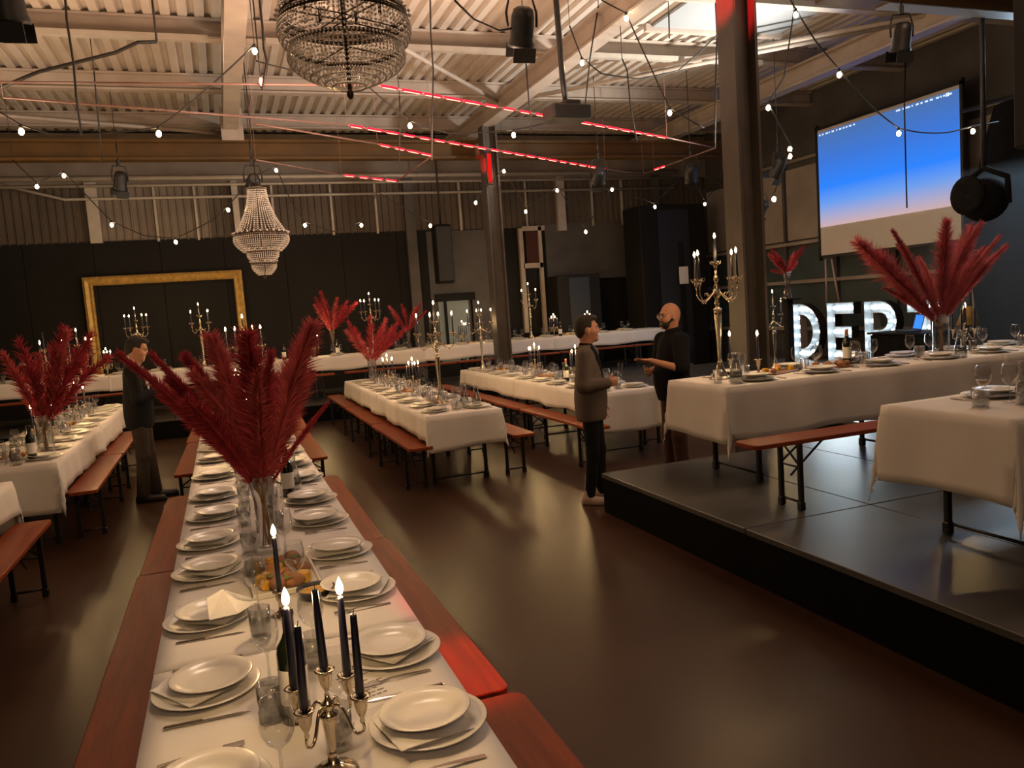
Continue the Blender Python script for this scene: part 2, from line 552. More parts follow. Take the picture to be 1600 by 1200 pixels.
# ribbed metal cladding above, in sheets between posts
x = X0
sheets = []
while x < X1 - .4:
    w = 1.0
    mb = MB()
    n = 7
    for k in range(n):
        xx = x + k * w / n
        mb.add([(xx, Y1, 3.62), (xx + .10, Y1, 3.62), (xx + .115, Y1 - .035, 3.62), (xx + .135, Y1 - .035, 3.62), (xx + w / n, Y1, 3.62),
                (xx, Y1, 4.68), (xx + .10, Y1, 4.68), (xx + .115, Y1 - .035, 4.68), (xx + .135, Y1 - .035, 4.68), (xx + w / n, Y1, 4.68)],
               [(i, i + 1, i + 6, i + 5) for i in range(4)])
    o = mb.obj('cladding_sheet', M['clad'] if rnd.random() < .75 or x > 6 else M['cladlight'], wb)
    o.location = (0, -rnd.uniform(.0, .02), 0)
    x += w
MB().box(((X0 + X1) / 2, Y1 - .04, 5.2), (X1 - X0, .1, 1.0)).obj('upper_band', M['cladlight'], wb)
for (x, w, z0) in ((-2.1, .21, 3.6), (.52, .12, 3.6), (4.12, .22, 0.0), (7.75, .2, 3.5), (10.3, .2, 0.0)):
    MB().box((x, Y1 - .12, (z0 + 4.75) / 2), (w, .12, 4.75 - z0)).obj('post', M['pipe'] if z0 > 0 else M['greywall'], wb)
for x in (-1.0, -.25, 1.25, 2.45, 3.4, 5.3, 6.1, 6.9, 8.6, 9.4):
    MB().box((x, Y1 - .06, 4.15), (.045, .05, 1.1)).obj('sheet_joint', M['pipe'], wb)
for (z, r, ya) in ((4.43, .03, .22), (4.66, .03, .3), (4.80, .05, .3)):
    structure(MB().tube([(-4.3, Y1 - ya, z + (.5 if z < 4.5 else 0)), (-2.55, Y1 - ya, z), (10.8, Y1 - ya, z)] if z < 4.5 else [(X0, Y1 - ya, z), (10.8, Y1 - ya, z)], r, 8).obj('trim_pipe', M['pipe']))


def wallbox(name, px0, py0, px1, py1, Y, dep, m, parent=None):
    p, q = at(px0, py0, Y=Y), at(px1, py1, Y=Y)
    c = ((p.x + q.x) / 2, Y, (p.z + q.z) / 2)
    return MB().box(c, (abs(q.x - p.x), dep, abs(p.z - q.z)), None, 0).obj(name, m, parent)


# right half of the back wall: grey boards, lit doorway, tall black cabinets
wallbox('grey_panel', 665, 362, 772, 560, Y1 - .03, .04, M['greywall'], wb)
wallbox('grey_panel', 850, 350, 985, 432, Y1 - .03, .04, M['greywall'], wb)
d = structure(thing('door_1', None, None))
wallbox('door_leaf', 684, 468, 738, 562, Y1 - .08, .05, M['doorlight'], d)
wallbox('door_frame', 680, 460, 742, 468, Y1 - .09, .09, M['black'], d)
wallbox('door_frame', 736, 466, 744, 562, Y1 - .09, .09, M['black'], d)
wallbox('door_frame', 697, 470, 700, 562, Y1 - .11, .06, M['black'], d)
d = structure(thing('door_2', None, None))
for r in ((815, 357, 820, 520), (844, 354, 850, 520), (815, 354, 850, 360), (817, 412, 848, 418)):
    wallbox('door_frame', *r, Y1 - .08, .1, M['beam'], d)
wallbox('door_leaf', 820, 360, 845, 412, Y1 - .06, .04, M['maroon'], d)
wallbox('door_leaf', 820, 418, 845, 520, Y1 - .06, .04, M['black'], d)


def cab(label, r, Y, dep, z0):
    p, q = at(r[0], r[1], Y=Y), at(r[2], r[3], Y=Y)
    hgt = p.z - z0
    o = MB().box(((p.x + q.x) / 2, Y, z0 + hgt / 2), (abs(q.x - p.x), dep, hgt), None, .012).obj('black_stage_cabinet', M['black'])
    p, q = at(r[0], r[1], Y=Y), at(r[2], r[3], Y=Y)
    q.z = p.z - hgt
    tag(o, label, 'cabinet')
    MB().box(((p.x + q.x) / 2, Y - dep / 2 - .008, (p.z + q.z) / 2), (abs(q.x - p.x) * .47, .014, abs(p.z - q.z) * .94)).obj('door', M['gear'], o)
    return o


cab('wide black cabinet standing at the end of the raised back row', (862, 432, 938, 596), 16.9, .6, PZ + .001)
cab('tall black tower cabinet beside the pale wall panel behind the bald man', (985, 325, 1098, 600), 16.4, .8, .001)

# white paper sign beside the tower cabinet
o = wallbox('notice_sheet', 1061, 417, 1076, 443, 15.9, .012, M['paper'])
tag(o, 'white notice sheet hanging behind the tall silver candelabra', 'notice')
p, q = at(1061, 417, Y=15.9), at(1076, 443, Y=15.9)
MB().box(((p.x + q.x) / 2, 15.93, 1.3 + .2), (.06, .04, 3.0)).obj('post', M['black'], o)

# ---------------- side walls
wl = structure(thing('wall_left', None, None))
MB().box((X0 - .05, (Y0 + Y1) / 2, ZR / 2), (.1, Y1 - Y0, ZR)).obj('backing', M['black'], wl)
wr = structure(thing('wall_right', None, None))
MB().box((X1 + .05, (Y0 + Y1) / 2, ZR / 2), (.1, Y1 - Y0, ZR)).obj('backing', M['greywall'], wr)
y = 17.4
while y > 2.2:                                  # pale upper wall panels, dark glazed strip below
    MB().box((X1 - .02, y - .74, 3.55), (.04, 1.46, 1.5)).obj('pale_panel', M['rightwall'], wr)
    MB().box((X1 - .01, y - .74, 1.75), (.03, 1.42, 1.7)).obj('dark_pane', M['teal'], wr)
    MB().box((X1 - .05, y, 2.6), (.1, .07, 3.6)).obj('mullion', M['greywall'], wr)
    y -= 1.5
for z in (.9, 1.9, 2.72):
    MB().box((X1 - .07, 9.8, z), (.1, 15.2, .07)).obj('rail', M['rightwall'], wr)
MB().tube([(X1 - .1, 16.8, 4.45), (X1 - .1, 5, 4.45)], .04, 8).obj('pipe', M['pipe'], wr)

# skylight over the stage
sk = structure(thing('window_1', None, None))
MB().box((7.4, 9.9, ZR - .03), (2.2, 1.1, .04)).obj('pane', M['skylight'], sk)
for y in (9.3, 10.5):
    MB().box((7.4, y, ZR - .05), (2.4, .08, .1)).obj('frame', M['beam'], sk)

# ---------------- stage on the right and raised platform along the back wall



def platform(name, label, x0, x1, y0, y1, z, pw, pl):
    o = thing(name, label, 'stage')
    MB().box(((x0 + x1) / 2, (y0 + y1) / 2, (z - .04) / 2), (x1 - x0 - .02, y1 - y0 - .02, z - .04)).obj('skirt', M['skirt'], o)
    xx = x0
    while xx < x1 - .05:
        w = min(pw, x1 - xx)
        yy = y1
        while yy > y0 + .05:
            l = min(pl, yy - y0)
            MB().box((xx + w / 2, yy - l / 2, z - .02 + rnd.uniform(-.0015, 0)), (w - .008, l - .008, .04), None, .004).obj('deck_panel', M['deck'], o)
            yy -= pl
        xx += pw
    return o


platform('stage_platform', 'low black stage platform with glossy deck panels under the white stage tables', 2.93, 11.65, -2.0, 6.08, SZ, 1.0, 2.0)
platform('stage_platform', 'rear black stage platform that carries the giant lit letters', 6.2, 11.65, 6.10, 14.2, SZ, 1.0, 2.0)
platform('stage_platform', 'long black platform along the back wall under the raised row of tables', -6.9, 9.3, 14.48, 17.26, PZ, 2.0, 1.0)

# ---------------- big empty gilt frame on the black back wall
fr = thing('picture_frame', 'large empty gilt picture frame hung on the black back wall', 'frame')
p, q = at(127, 434, Y=17.3), at(377, 421, Y=17.3)
fx0, fx1, fz1, fz0 = p.x, q.x, (p.z + q.z) / 2, .75
fw = .17


def molding(a, b, c, d_):
    mb = MB()
    # mitred section: a-b outer corners, c-d inner corners, raised in the middle
    yb_, ym, yf = 17.40, 17.33, 17.30
    A, B, C, D = [Vector(t) for t in (a, b, c, d_)]
    st = []
    for k, yy in ((0, 17.42), (0, 17.31), (.25, 17.28), (.6, 17.32), (.85, 17.30), (1, 17.33), (1, 17.42)):
        pA = A.lerp(D, k); pB = B.lerp(C, k)
        st += [(pA.x, yy, pA.y), (pB.x, yy, pB.y)]
    mb.add(st, [(2 * i, 2 * i + 1, 2 * i + 3, 2 * i + 2) for i in range(6)])
    return mb


for a, b, c, d_ in (((fx0, fz1), (fx1, fz1), (fx1 - fw, fz1 - fw), (fx0 + fw, fz1 - fw)), ((fx1, fz1), (fx1, fz0), (fx1 - fw, fz0 + fw), (fx1 - fw, fz1 - fw)),
                    ((fx1, fz0), (fx0, fz0), (fx0 + fw, fz0 + fw), (fx1 - fw, fz0 + fw)), ((fx0, fz0), (fx0, fz1), (fx0 + fw, fz1 - fw), (fx0 + fw, fz0 + fw))):
    molding(a, b, c, d_).obj('molding', M['gold'], fr)

# ---------------- projection screen with a desktop gradient on it
sc = thing('projection_screen', 'large projection screen with a glowing blue picture on the side wall', 'screen')
XS = 11.3
sy0, sy1 = at(1500, 220, X=XS).y, at(1279, 300, X=XS).y
zt, zb, zw = 4.80, 2.93, 2.38
MB().box((XS + .03, (sy0 + sy1) / 2, (zt + zw) / 2), (.02, sy1 - sy0, zt - zw)).obj('white_fabric', M['white'], sc)
mb = MB()
for yy in (sy0 - .025, sy1 + .025):
    mb.box((XS + .03, yy, (zt + zw) / 2), (.06, .05, zt - zw + .2))
for zz in (zt + .025, zw - .025):
    mb.box((XS + .03, (sy0 + sy1) / 2, zz), (.06, sy1 - sy0 + .1, .05))
mb.obj('black_border', M['gear'], sc)
g = bpy.data.materials.new('projected_gradient')
g.use_nodes = True
nt = g.node_tree
nt.nodes.remove(nt.nodes['Principled BSDF'])
tc = nt.nodes.new('ShaderNodeTexCoord'); sx = nt.nodes.new('ShaderNodeSeparateXYZ'); mr = nt.nodes.new('ShaderNodeMapRange')
cr = nt.nodes.new('ShaderNodeValToRGB'); em = nt.nodes.new('ShaderNodeEmission')
nt.links.new(tc.outputs['Object'], sx.inputs[0]); nt.links.new(sx.outputs['Z'], mr.inputs['Value'])
mr.inputs['From Min'].default_value = zb; mr.inputs['From Max'].default_value = zt - .06
nt.links.new(mr.outputs[0], cr.inputs['Fac']); nt.links.new(cr.outputs['Color'], em.inputs['Color']); nt.links.new(em.outputs[0], nt.nodes['Material Output'].inputs['Surface'])
el = cr.color_ramp.elements
el[0].position = 0.0; el[0].color = (.62, .42, .42, 1)
el[1].position = 1.0; el[1].color = (.075, .17, .42, 1)
for pos, colr in ((.10, (.42, .40, .60, 1)), (.24, (.16, .35, .85, 1)), (.42, (.030, .235, 1.0, 1)), (.7, (.05, .19, .70, 1))):
    e = el.new(pos); e.color = colr
em.inputs['Strength'].default_value = 1.0
MB().box((XS + .012, (sy0 + sy1) / 2, (zb + zt - .06) / 2), (.01, sy1 - sy0 - .03, zt - .06 - zb)).obj('picture', g, sc)
mk = glow('menu_marks', (.7, .82, 1.0), 1.1)
mb = MB()
zz = zt - .10
yy = sy1 - .06
while yy > sy0 + .1:
    if yy > sy1 - 1.0 or yy < sy0 + 1.35:
        w = rnd.choice((.025, .04, .06, .09))
        mb.box((XS + .005, yy - w / 2, zz), (.004, w, .028))
        yy -= w + rnd.uniform(.02, .06)
    else:
        yy -= .1
mb.box((XS + .004, sy0 + .22, zz), (.004, .06, .055))
mb.obj('menu_bar', mk, sc)
# hanging ropes and stays of the screen
MB().tube([at(1415, 60, X=XS - .4), at(1413, 170, X=XS - .35), at(1417, 325, X=XS - .3)], .012, 5).obj('pull_cord', M['cable'], sc)
for pxs in ((1290, 405, 1292, 480), (1299, 405, 1312, 475), (1520, 425, 1522, 505), (1542, 440, 1555, 505)):
    MB().tube([at(pxs[0], pxs[1], X=XS - .1), at(pxs[2], pxs[3], X=XS - .1)], .02, 6).obj('stand_leg', M['pipe'], sc)

# ---------------------------------------------------------------- benches and tables
def bench_proto():
    L, Wd, Z = 2.16, .25, .48
    seat = MB()
    # plank with rounded corners
    r = .045
    out = []
    for cx, cy, a0 in ((Wd / 2 - r, L / 2 - r, 0), (-Wd / 2 + r, L / 2 - r, 90), (-Wd / 2 + r, -L / 2 + r, 180), (Wd / 2 - r, -L / 2 + r, 270)):
        for k in range(5):
            a = math.radians(a0 + 22.5 * k)
            out.append((cx + r * math.cos(a), cy + r * math.sin(a)))
    n = len(out)
    e = .004
    rings = [(1 - .0, Z - .028), (1.0, Z - e), (.985, Z)]
    vs = []
    for k, z in ((0, Z - .028), (0, Z - e), (e, Z)):
        for (x, y) in out:
            vs.append((x - math.copysign(k, x), y - math.copysign(k, y), z))
    fs = [tuple(range(n - 1, -1, -1)), tuple(range(2 * n, 3 * n))]
    for l in range(2):
        for i in range(n):
            fs.append((l * n + i, l * n + (i + 1) % n, (l + 1) * n + (i + 1) % n, (l + 1) * n + i))
    seat.add(vs, fs)
    leg = MB().box((0, 0, .225), (.032, .032, .45), None, .005).box((0, 0, .03), (.042, .042, .06), None, .006).mesh('leg', M['steel'])
    cross = MB().tube([(-.095, 0, .055), (.095, 0, .055)], .009, 6).mesh('crossbar', M['steel'])
    brace = MB().tube([(-.09, 0, .30), (.09, 0, .445)], .008, 5).tube([(-.09, 0, .445), (.09, 0, .30)], .008, 5).box((0, 0, .45), (.22, .04, .012)).tube([(-.09, 0, .29), (.09, 0, .29)], .007, 5).mesh('brace', M['steel'])
    strut = MB().tube([(0, 0, .22), (0, -.30, .45)], .008, 5).mesh('strut', M['steel'])
    return seat.mesh('seat_board', M['wood']), leg, cross, brace, strut


BP = bench_proto()


def bench(label, x, y, z=0.0, rz=0.0, group='varnished wooden benches along the tables'):
    o = thing('beer_bench', label, 'bench', (x, y, z), rz, group)
    link('seat_board', BP[0], o)
    for s in (-1, 1):
        for t in (-1, 1):
            link('leg', BP[1], o, (t * .098, s * .72, 0))
        link('crossbar', BP[2], o, (0, s * .72, 0))
        link('brace', BP[3], o, (0, s * .72, 0))
        k = link('strut', BP[4], o, (0, s * .72, 0))
        k.rotation_euler = (0, 0, 0 if s > 0 else PI)
    return o


TP_top = MB().box((0, 0, .752), (.78, 2.18, .028), None, .006).mesh('tabletop', M['wood'])
TP_leg = MB().box((0, 0, .37), (.036, .036, .74), None, .005).box((0, 0, .035), (.048, .048, .07), None, .006).mesh('leg', M['steel'])
TP_cross = MB().tube([(-.29, 0, .06), (.29, 0, .06)], .01, 6).mesh('crossbar', M['steel'])
TP_strut = MB().tube([(.2, 0, .42), (.05, -.34, .73)], .008, 5).tube([(-.2, 0, .42), (-.05, -.34, .73)], .008, 5).mesh('strut', M['steel'])


def table(label, x, y, z=0.0, rz=0.0, group='folding tables under white cloths', sy=1.0):
    o = thing('folding_table', label, 'table', (x, y, z), rz, group)
    o.scale = (1, sy, 1)
    link('tabletop', TP_top, o)
    for s in (-1, 1):
        for t in (-1, 1):
            link('leg', TP_leg, o, (t * .29, s * .78, 0))
        link('crossbar', TP_cross, o, (0, s * .78, 0))
        link('crossbar', TP_cross, o, (0, s * .78, .36))
        k = link('strut', TP_strut, o, (0, s * .78, 0), (0, 0, 0 if s > 0 else PI))
    return o


def cloth(label, x0, x1, y0, y1, z, dx, dy0, dy1, seed=0, group='white linen tablecloths', dx1=None, res=.06):
    """rectangular linen laid over a table top, hanging dx at the long sides and dy0 / dy1 at the ends"""
    r_ = random.Random(seed)
    dx1 = dx if dx1 is None else dx1
    ph = [r_.uniform(0, 6.28) for _ in range(8)]

    def axis(a, b, d0, d1):
        out = []
        k0 = max(0, int(round(d0 / .05))); k1 = max(0, int(round(d1 / .05)))
        for i in range(k0, 0, -1): out.append(a - d0 * i / k0)
        n = max(2, int((b - a) / res))
        for i in range(n + 1): out.append(a + (b - a) * i / n)
        for i in range(1, k1 + 1): out.append(b + d1 * i / k1)
        return out
    us = axis(x0, x1, dx, dx1)
    ws = axis(y0, y1, dy0, dy1)
    vs = []
    for w in ws:
        for u in us:
            ex = (u - x1) if u > x1 else (u - x0 if u < x0 else 0.0)
            ey = (w - y1) if w > y1 else (w - y0 if w < y0 else 0.0)
            bx, by = min(max(u, x0), x1), min(max(w, y0), y1)
            rr = math.hypot(ex, ey)
            if rr < 1e-6:
                fold = .0012 * math.sin(5 * bx + ph[0]) * math.sin(4 * by + ph[1])
                vs.append((bx, by, z + .001 + fold))
                continue
            nx, ny = ex / rr, ey / rr
            corner = min(abs(nx), abs(ny))
            s = bx * ny + by * nx
            amp = .022 * min(1, rr / .3)
            out = .006 + .05 * rr + amp * (math.sin(7.5 * s + ph[2]) * .6 + math.sin(15 * s + ph[3]) * .4) * (1 - corner) + corner * .10 * rr
            hem = .014 * math.sin(5 * s + ph[4]) * min(1, rr / .25) * (1 - corner)
            vs.append((bx + nx * out, by + ny * out, z - rr * (.985 if corner < .05 else .94) + hem + .001))
    nu = len(us)
    fs = [(j * nu + i, j * nu + i + 1, (j + 1) * nu + i + 1, (j + 1) * nu + i) for j in range(len(ws) - 1) for i in range(nu - 1)]
    o = MB().add(vs, fs, True).obj('tablecloth', M['cloth'])
    so = o.modifiers.new('thick', 'SOLIDIFY'); so.thickness = .0022; so.offset = 1
    return tag(o, label, 'tablecloth', group)


# rows: (key, x0, x1, y0, y1, z)
TZ = .772
# long foreground row
NX0, NX1 = -.29, .52
for k, yy in enumerate((1.5, 3.72, 5.94, 8.16, 10.38)):
    table('folding table under the %s stretch of the long foreground row, counted from the camera' % nth(k), (NX0 + NX1) / 2, yy)
for k, (a, b) in enumerate(((.4, 2.6), (2.6, 5.2), (5.2, 7.75), (7.7, 11.5))):
    cloth('white tablecloth over the %s stretch of the long foreground table, counted from the camera' % nth(k), NX0 - .01, NX1 + .01, a, b, TZ + .0016 * (k % 2), .22, .0 if k else .3, 0 if k < 3 else .3, 10 + k)
for k, yy in enumerate((1.45, 3.64, 5.8, 8.97, 11.2)):
    bench('bench on the aisle side of the long foreground table, %s from the camera' % nth(k), .70 + (.035 if k in (0,) else 0) + (.04 if k == 3 else 0) + (.1 if k == 4 else 0) - (.02 if k == 2 else 0), yy, rz=(0.0, .006, -.006, -.01, -.03)[k])
for k, yy in enumerate((1.5, 3.7, 5.82, 9.0, 11.2)):
    bench('bench beside the long foreground table, far from the aisle, %s from the camera' % nth(k), -.47 + (.02 * k), yy, rz=(.012, 0.0, -.01, -.02, -.02)[k])

# middle floor row
for k, yy in enumerate((8.86, 11.06, 12.7)):
    table('folding table under the middle floor row, %s from its front end' % nth(k), 2.24, yy, sy=(1, 1, .45)[k])
cloth('white tablecloth with a pointed front corner on the middle floor table', 1.84, 2.64, 7.74, 10.6, TZ, .25, .36, 0, 21)
cloth('white tablecloth over the far half of the middle floor table', 1.835, 2.645, 10.45, 13.35, TZ + .002, .25, 0, .25, 22)
for k, yy in enumerate((8.76, 10.96, 13.16)):
    bench('bench on the pampas side of the middle floor table, %s from its front end' % nth(k), 1.745, yy, rz=.004)
for k, yy in enumerate((8.78, 10.98)):
    bench('bench between the two floor tables, along the middle one, %s from its front end' % nth(k), 2.865, yy)

# floor row beside the stage
for k, yy in enumerate((9.06, 11.26, 12.8)):
    table('folding table under the floor row beside the stage, %s from its front end' % nth(k), 4.25, yy, sy=(1, 1, .4)[k])
cloth('white tablecloth hanging low at the front end of the floor table beside the stage', 3.84, 4.66, 7.95, 10.8, TZ, .25, .45, 0, 31)
cloth('white tablecloth over the far half of the floor table beside the stage', 3.835, 4.665, 10.6, 13.3, TZ + .002, .25, 0, .25, 32)
for k, yy in enumerate((8.6, 10.8, 13.0)):
    bench('bench behind the man in the grey blazer, along his table, %s from its front end' % nth(k), 3.66, yy)
bench('bench half hidden behind the floor table beside the stage', 4.86, 9.3)

# left floor row
for k, yy in enumerate((8.72, 10.92, 12.5)):
    table('folding table under the left floor row, %s from its front end' % nth(k), -1.84, yy, sy=(1, 1, .42)[k])
cloth('white tablecloth with a drooping front corner on the left floor table', -2.25, -1.43, 7.6, 10.4, TZ, .27, .42, 0, 41)
cloth('white tablecloth over the far half of the left floor table', -2.255, -1.425, 10.2, 13.1, TZ + .002, .27, 0, .25, 42)
for k, yy in enumerate((8.78, 10.96)):
    bench('bench beside the phone man, along the left floor table, %s from its front' % nth(k), -1.30 - .015 * k, yy, rz=.01)
bench('bench on the far side of the left floor table', -2.42, 8.8)
table('folding table cut off by the picture edge in front of the left floor table', -2.0, 5.72)
cloth('white tablecloth corner at the very edge of the picture', -2.39, -1.60, 4.6, 6.86, TZ, .24, .3, .42, 51)
bench('bench cut off by the picture edge, nearest on that side', -1.46, 5.62)

# raised row along the back wall (runs across the hall)
for k in range(6):
    table('folding table under the raised back row, %s from the gilt frame side' % nth(k), -3.58 + k * 2.25, 15.63, PZ, PI / 2)
for k in range(5):
    a = -4.7 + k * 2.78
    cloth('white tablecloth over the %s stretch of the raised back row' % nth(k), a, a + 2.82 if k < 4 else 9.15, 15.22, 16.04, PZ + TZ + .002 * (k % 2), 0 if k else .2, .26, .2, 60 + k, dx1=0 if k < 4 else .3)
for k in range(6):
    bench('bench in front of the raised back row, %s from the gilt frame side' % nth(k), -3.6 + k * 2.2 + (.15 if k > 2 else 0), 14.98, PZ, PI / 2)

# stage tables (run across the stage)
T6X0, T6X1, T6Y0, T6Y1 = 3.44, 9.4, 4.92, 5.74
for k in range(2):
    table('folding table under the long stage row with the pampas vase, %s from the stage edge' % nth(k), 4.56 + k * 2.2, 5.33, SZ, PI / 2)
cloth('white tablecloth with two hanging points on the long stage table', T6X0, 6.3, T6Y0, T6Y1, SZ + TZ, .42, .40, .40, 71, dx1=0)
cloth('white tablecloth on the rear stretch of the long stage table by the lit letters', 6.2, T6X1, T6Y0 - .005, T6Y1 + .005, SZ + TZ + .002, 0, .40, .40, 72, dx1=.3)
bench('bench on the stage in front of the long stage table, at its free end', 4.20, 4.31, SZ, PI / 2)
bench('bench on the stage in front of the long stage table, further along', 6.4, 4.31, SZ, PI / 2)
bench('bench on the far side of the long stage table', 4.6, 6.0, SZ, PI / 2) if False else None
table('folding table under the nearest stage table cloth', 4.59, 3.08, SZ, PI / 2)
cloth('white tablecloth with a folded corner on the nearest stage table', 3.46, 5.8, 2.67, 3.49, SZ + TZ, .42, .42, .42, 73, dx1=.3)

# ---------------------------------------------------------------- tableware
def plate_mesh(R, name, deep=.0):
    h = .022
    prof = [(R * .50, 0), (R * .56, .001), (R * .66, .006), (R * .80, .013), (R * .97, h - .001), (R, h), (R * .985, h + .002), (R * .82, .0175), (R * .70, .012 - deep * .3), (R * .62, .0065 - deep), (R * .4, .005 - deep), (0.0001, .005 - deep)]
    return MB().lathe(prof, 40, cap0=True, cap1=False).mesh(name, M['china'])


CHARGER = plate_mesh(.150, 'charger_plate')
SOUP = plate_mesh(.116, 'soup_plate')
CHARGER_S = MB().lathe([(.08, 0), (.15, .020), (.148, .022), (.09, .008), (.0001, .006)], 20, cap1=False).mesh('charger_plate', M['china'])
SOUP_S = MB().lathe([(.06, 0), (.116, .020), (.114, .022), (.07, .007), (.0001, .006)], 18, cap1=False).mesh('soup_plate', M['china'])


def napkin_mesh(seed):
    r_ = random.Random(seed)
    mb = MB()
    n = 6
    vs = []
    for j in range(n + 1):
        for i in range(n + 1):
            x, y = (i / n - .5) * .20, (j / n - .5) * .20
            vs.append((x, y, .003 + .004 * math.sin(18 * x + seed) * math.sin(14 * y + 2 * seed)))
    mb.add(vs, [(j * (n + 1) + i, j * (n + 1) + i + 1, (j + 1) * (n + 1) + i + 1, (j + 1) * (n + 1) + i) for j in range(n) for i in range(n)], True)
    vs2 = [(x * .96 + .004, y * .96 + .003, z + .0025) for (x, y, z) in vs]
    mb.add(vs2, [(j * (n + 1) + i, j * (n + 1) + i + 1, (j + 1) * (n + 1) + i + 1, (j + 1) * (n + 1) + i) for j in range(n) for i in range(n)], True)
    return mb.mesh('napkin', M['paper'])


NAP = [napkin_mesh(k) for k in range(3)]


def fork_proto():
    h = MB()
    pts = [(-.10, 0, .004), (-.07, 0, .006), (-.02, 0, .010), (.02, 0, .012), (.045, 0, .008), (.055, 0, .006)]
    for (a, b, w0, w1) in ((0, 1, .0075, .007), (1, 2, .007, .0045), (2, 3, .0045, .003), (3, 4, .003, .006), (4, 5, .006, .012)):
        A, B = pts[a], pts[b]
        h.add([(A[0], -w0, A[2]), (A[0], w0, A[2]), (B[0], w1, B[2]), (B[0], -w1, B[2]), (A[0], -w0, A[2] - .002), (A[0], w0, A[2] - .002), (B[0], w1, B[2] - .002), (B[0], -w1, B[2] - .002)],
              [(0, 3, 2, 1), (4, 5, 6, 7), (0, 4, 7, 3), (1, 2, 6, 5), (0, 1, 5, 4), (2, 3, 7, 6)])
    for k in range(4):
        h.box((.078, -.0098 + k * .0065, .008), (.05, .0032, .002))
    return h.mesh('fork', M['cut'])


def knife_proto():
    hd = MB().box((-.055, 0, .0055), (.10, .013, .008), None, .003).mesh('knife', M['cut'])
    bl = MB().add([(-.008, -.006, .004), (-.008, .006, .004), (.09, .010, .004), (.118, .001, .004), (.09, -.004, .004), (-.008, -.006, .006), (-.008, .006, .0045), (.09, .010, .0045), (.118, .001, .0045), (.09, -.004, .006)],
                  [(4, 3, 2, 1, 0), (5, 6, 7, 8, 9), (0, 1, 6, 5), (1, 2, 7, 6), (2, 3, 8, 7), (3, 4, 9, 8), (4, 0, 5, 9)]).mesh('blade', M['cut'])
    return (hd, [('blade', bl)])


def spoon_mesh():
    h = MB()
    h.tube([(-.085, 0, .004), (-.04, 0, .006), (.02, 0, .010), (.045, 0, .007)], [.0045, .004, .0025, .003], 6)
    h.ball((.066, 0, .006), (.027, .0165, .005), 10, 5)
    return h.mesh('spoon', M['cut'])


FORK, KNIFE, SPOON = fork_proto(), knife_proto(), spoon_mesh()


def wineglass(n, wine=False):
    prof = [(.034, 0.0), (.033, .002), (.010, .005), (.0045, .012), (.0038, .05), (.0042, .085), (.012, .094), (.028, .108), (.038, .130), (.0405, .152), (.038, .178), (.033, .205)]
    mb = MB().lathe(prof, n, cap0=True, cap1=False)
    mb.lathe([(.0325, .2055), (.0335, .2062), (.0330, .2048)], n, cap0=False, cap1=False)
    return mb.mesh('wine_glass', M['glass'])


def tumbler(n):
    mb = MB().lathe([(.030, .012), (.0305, .0), (.033, .003), (.036, .105), (.0345, .105), (.0315, .014), (.0001, .012)], n, cap0=False, cap1=False)
    mb.lathe([(.0005, .0), (.0305, .0)], n, cap0=False, cap1=False)
    return mb.mesh('tumbler', M['glassthick'])


def carafe(n):
    out = MB().lathe([(.0001, .002), (.048, .0), (.051, .006), (.050, .05), (.044, .10), (.030, .155), (.0255, .185), (.029, .215), (.036, .238), (.0345, .238), (.027, .215), (.0235, .185), (.028, .155), (.042, .10), (.048, .05), (.047, .010), (.0001, .009)], n, cap0=False, cap1=False).mesh('carafe', M['glassthick'])
    wat = MB().lathe([(.0001, .0105), (.046, .0105), (.047, .05), (.0425, .095), (.0001, .095)], n, cap0=False, cap1=False).mesh('water', M['water'])
    return (out, [('water', wat)])


WG_HI, WG_LO = wineglass(24), wineglass(10)
TU_HI, TU_LO = tumbler(24), tumbler(10)
CARAFE = carafe(24)
WINE = MB().lathe([(.0001, .0955), (.012, .0955), (.027, .109), (.0360, .128), (.0001, .128)], 16, cap0=False, cap1=False).mesh('wine', M['wine'])


def bottle_proto():
    b = MB().lathe([(.0001, .004), (.030, .0), (.037, .004), (.0375, .01), (.0375, .185), (.034, .205), (.020, .228), (.0145, .245), (.0140, .285), (.0155, .288), (.0155, .300), (.0001, .301)], 20, cap0=False, cap1=False).mesh('bottle_body', M['bottle'])
    lab = MB().lathe([(.0379, .055), (.0379, .15)], 20, cap0=False, cap1=False).mesh('label', M['paper'])
    cap = MB().lathe([(.0150, .240), (.0150, .284), (.0163, .286), (.0163, .302), (.0001, .303)], 14, cap0=False, cap1=False).mesh('capsule', M['capsule'])
    return (b, [('label', lab), ('capsule', cap)])


BOTTLE = bottle_proto()
BOTTLE_C = (BOTTLE[0], [BOTTLE[1][0], ('capsule', MB().lathe([(.0150, .225), (.0150, .284), (.0163, .286), (.0163, .302), (.0001, .303)], 14, cap0=False, cap1=False).mesh('capsule', M['copper']))])
MINI = MB().lathe([(.0001, .0), (.022, .0), (.023, .005), (.023, .09), (.012, .115), (.011, .14), (.0001, .14)], 12, cap0=False, cap1=False).mesh('sauce_bottle', M['glassthick'])

BREADS = []
for k in range(4):
    r_ = random.Random(100 + k)
    b = MB().ball((0, 0, .022), (.034 + r_.uniform(-.006, .01), .027 + r_.uniform(-.004, .005), .022), 12, 8)
    ph = [r_.uniform(0, 6) for _ in range(3)]
    b.v = [(x * (1 + .06 * math.sin(60 * y + ph[0])), y * (1 + .07 * math.sin(70 * x + ph[1])), z * (1 + .05 * math.sin(80 * x + ph[2]))) for (x, y, z) in b.v]
    BREADS.append(b)
ROLL_M = [b.mesh('bread_roll', M['potato']) for b in BREADS[:2]] + [b.mesh('bread_roll', M['bread']) for b in BREADS[2:]]


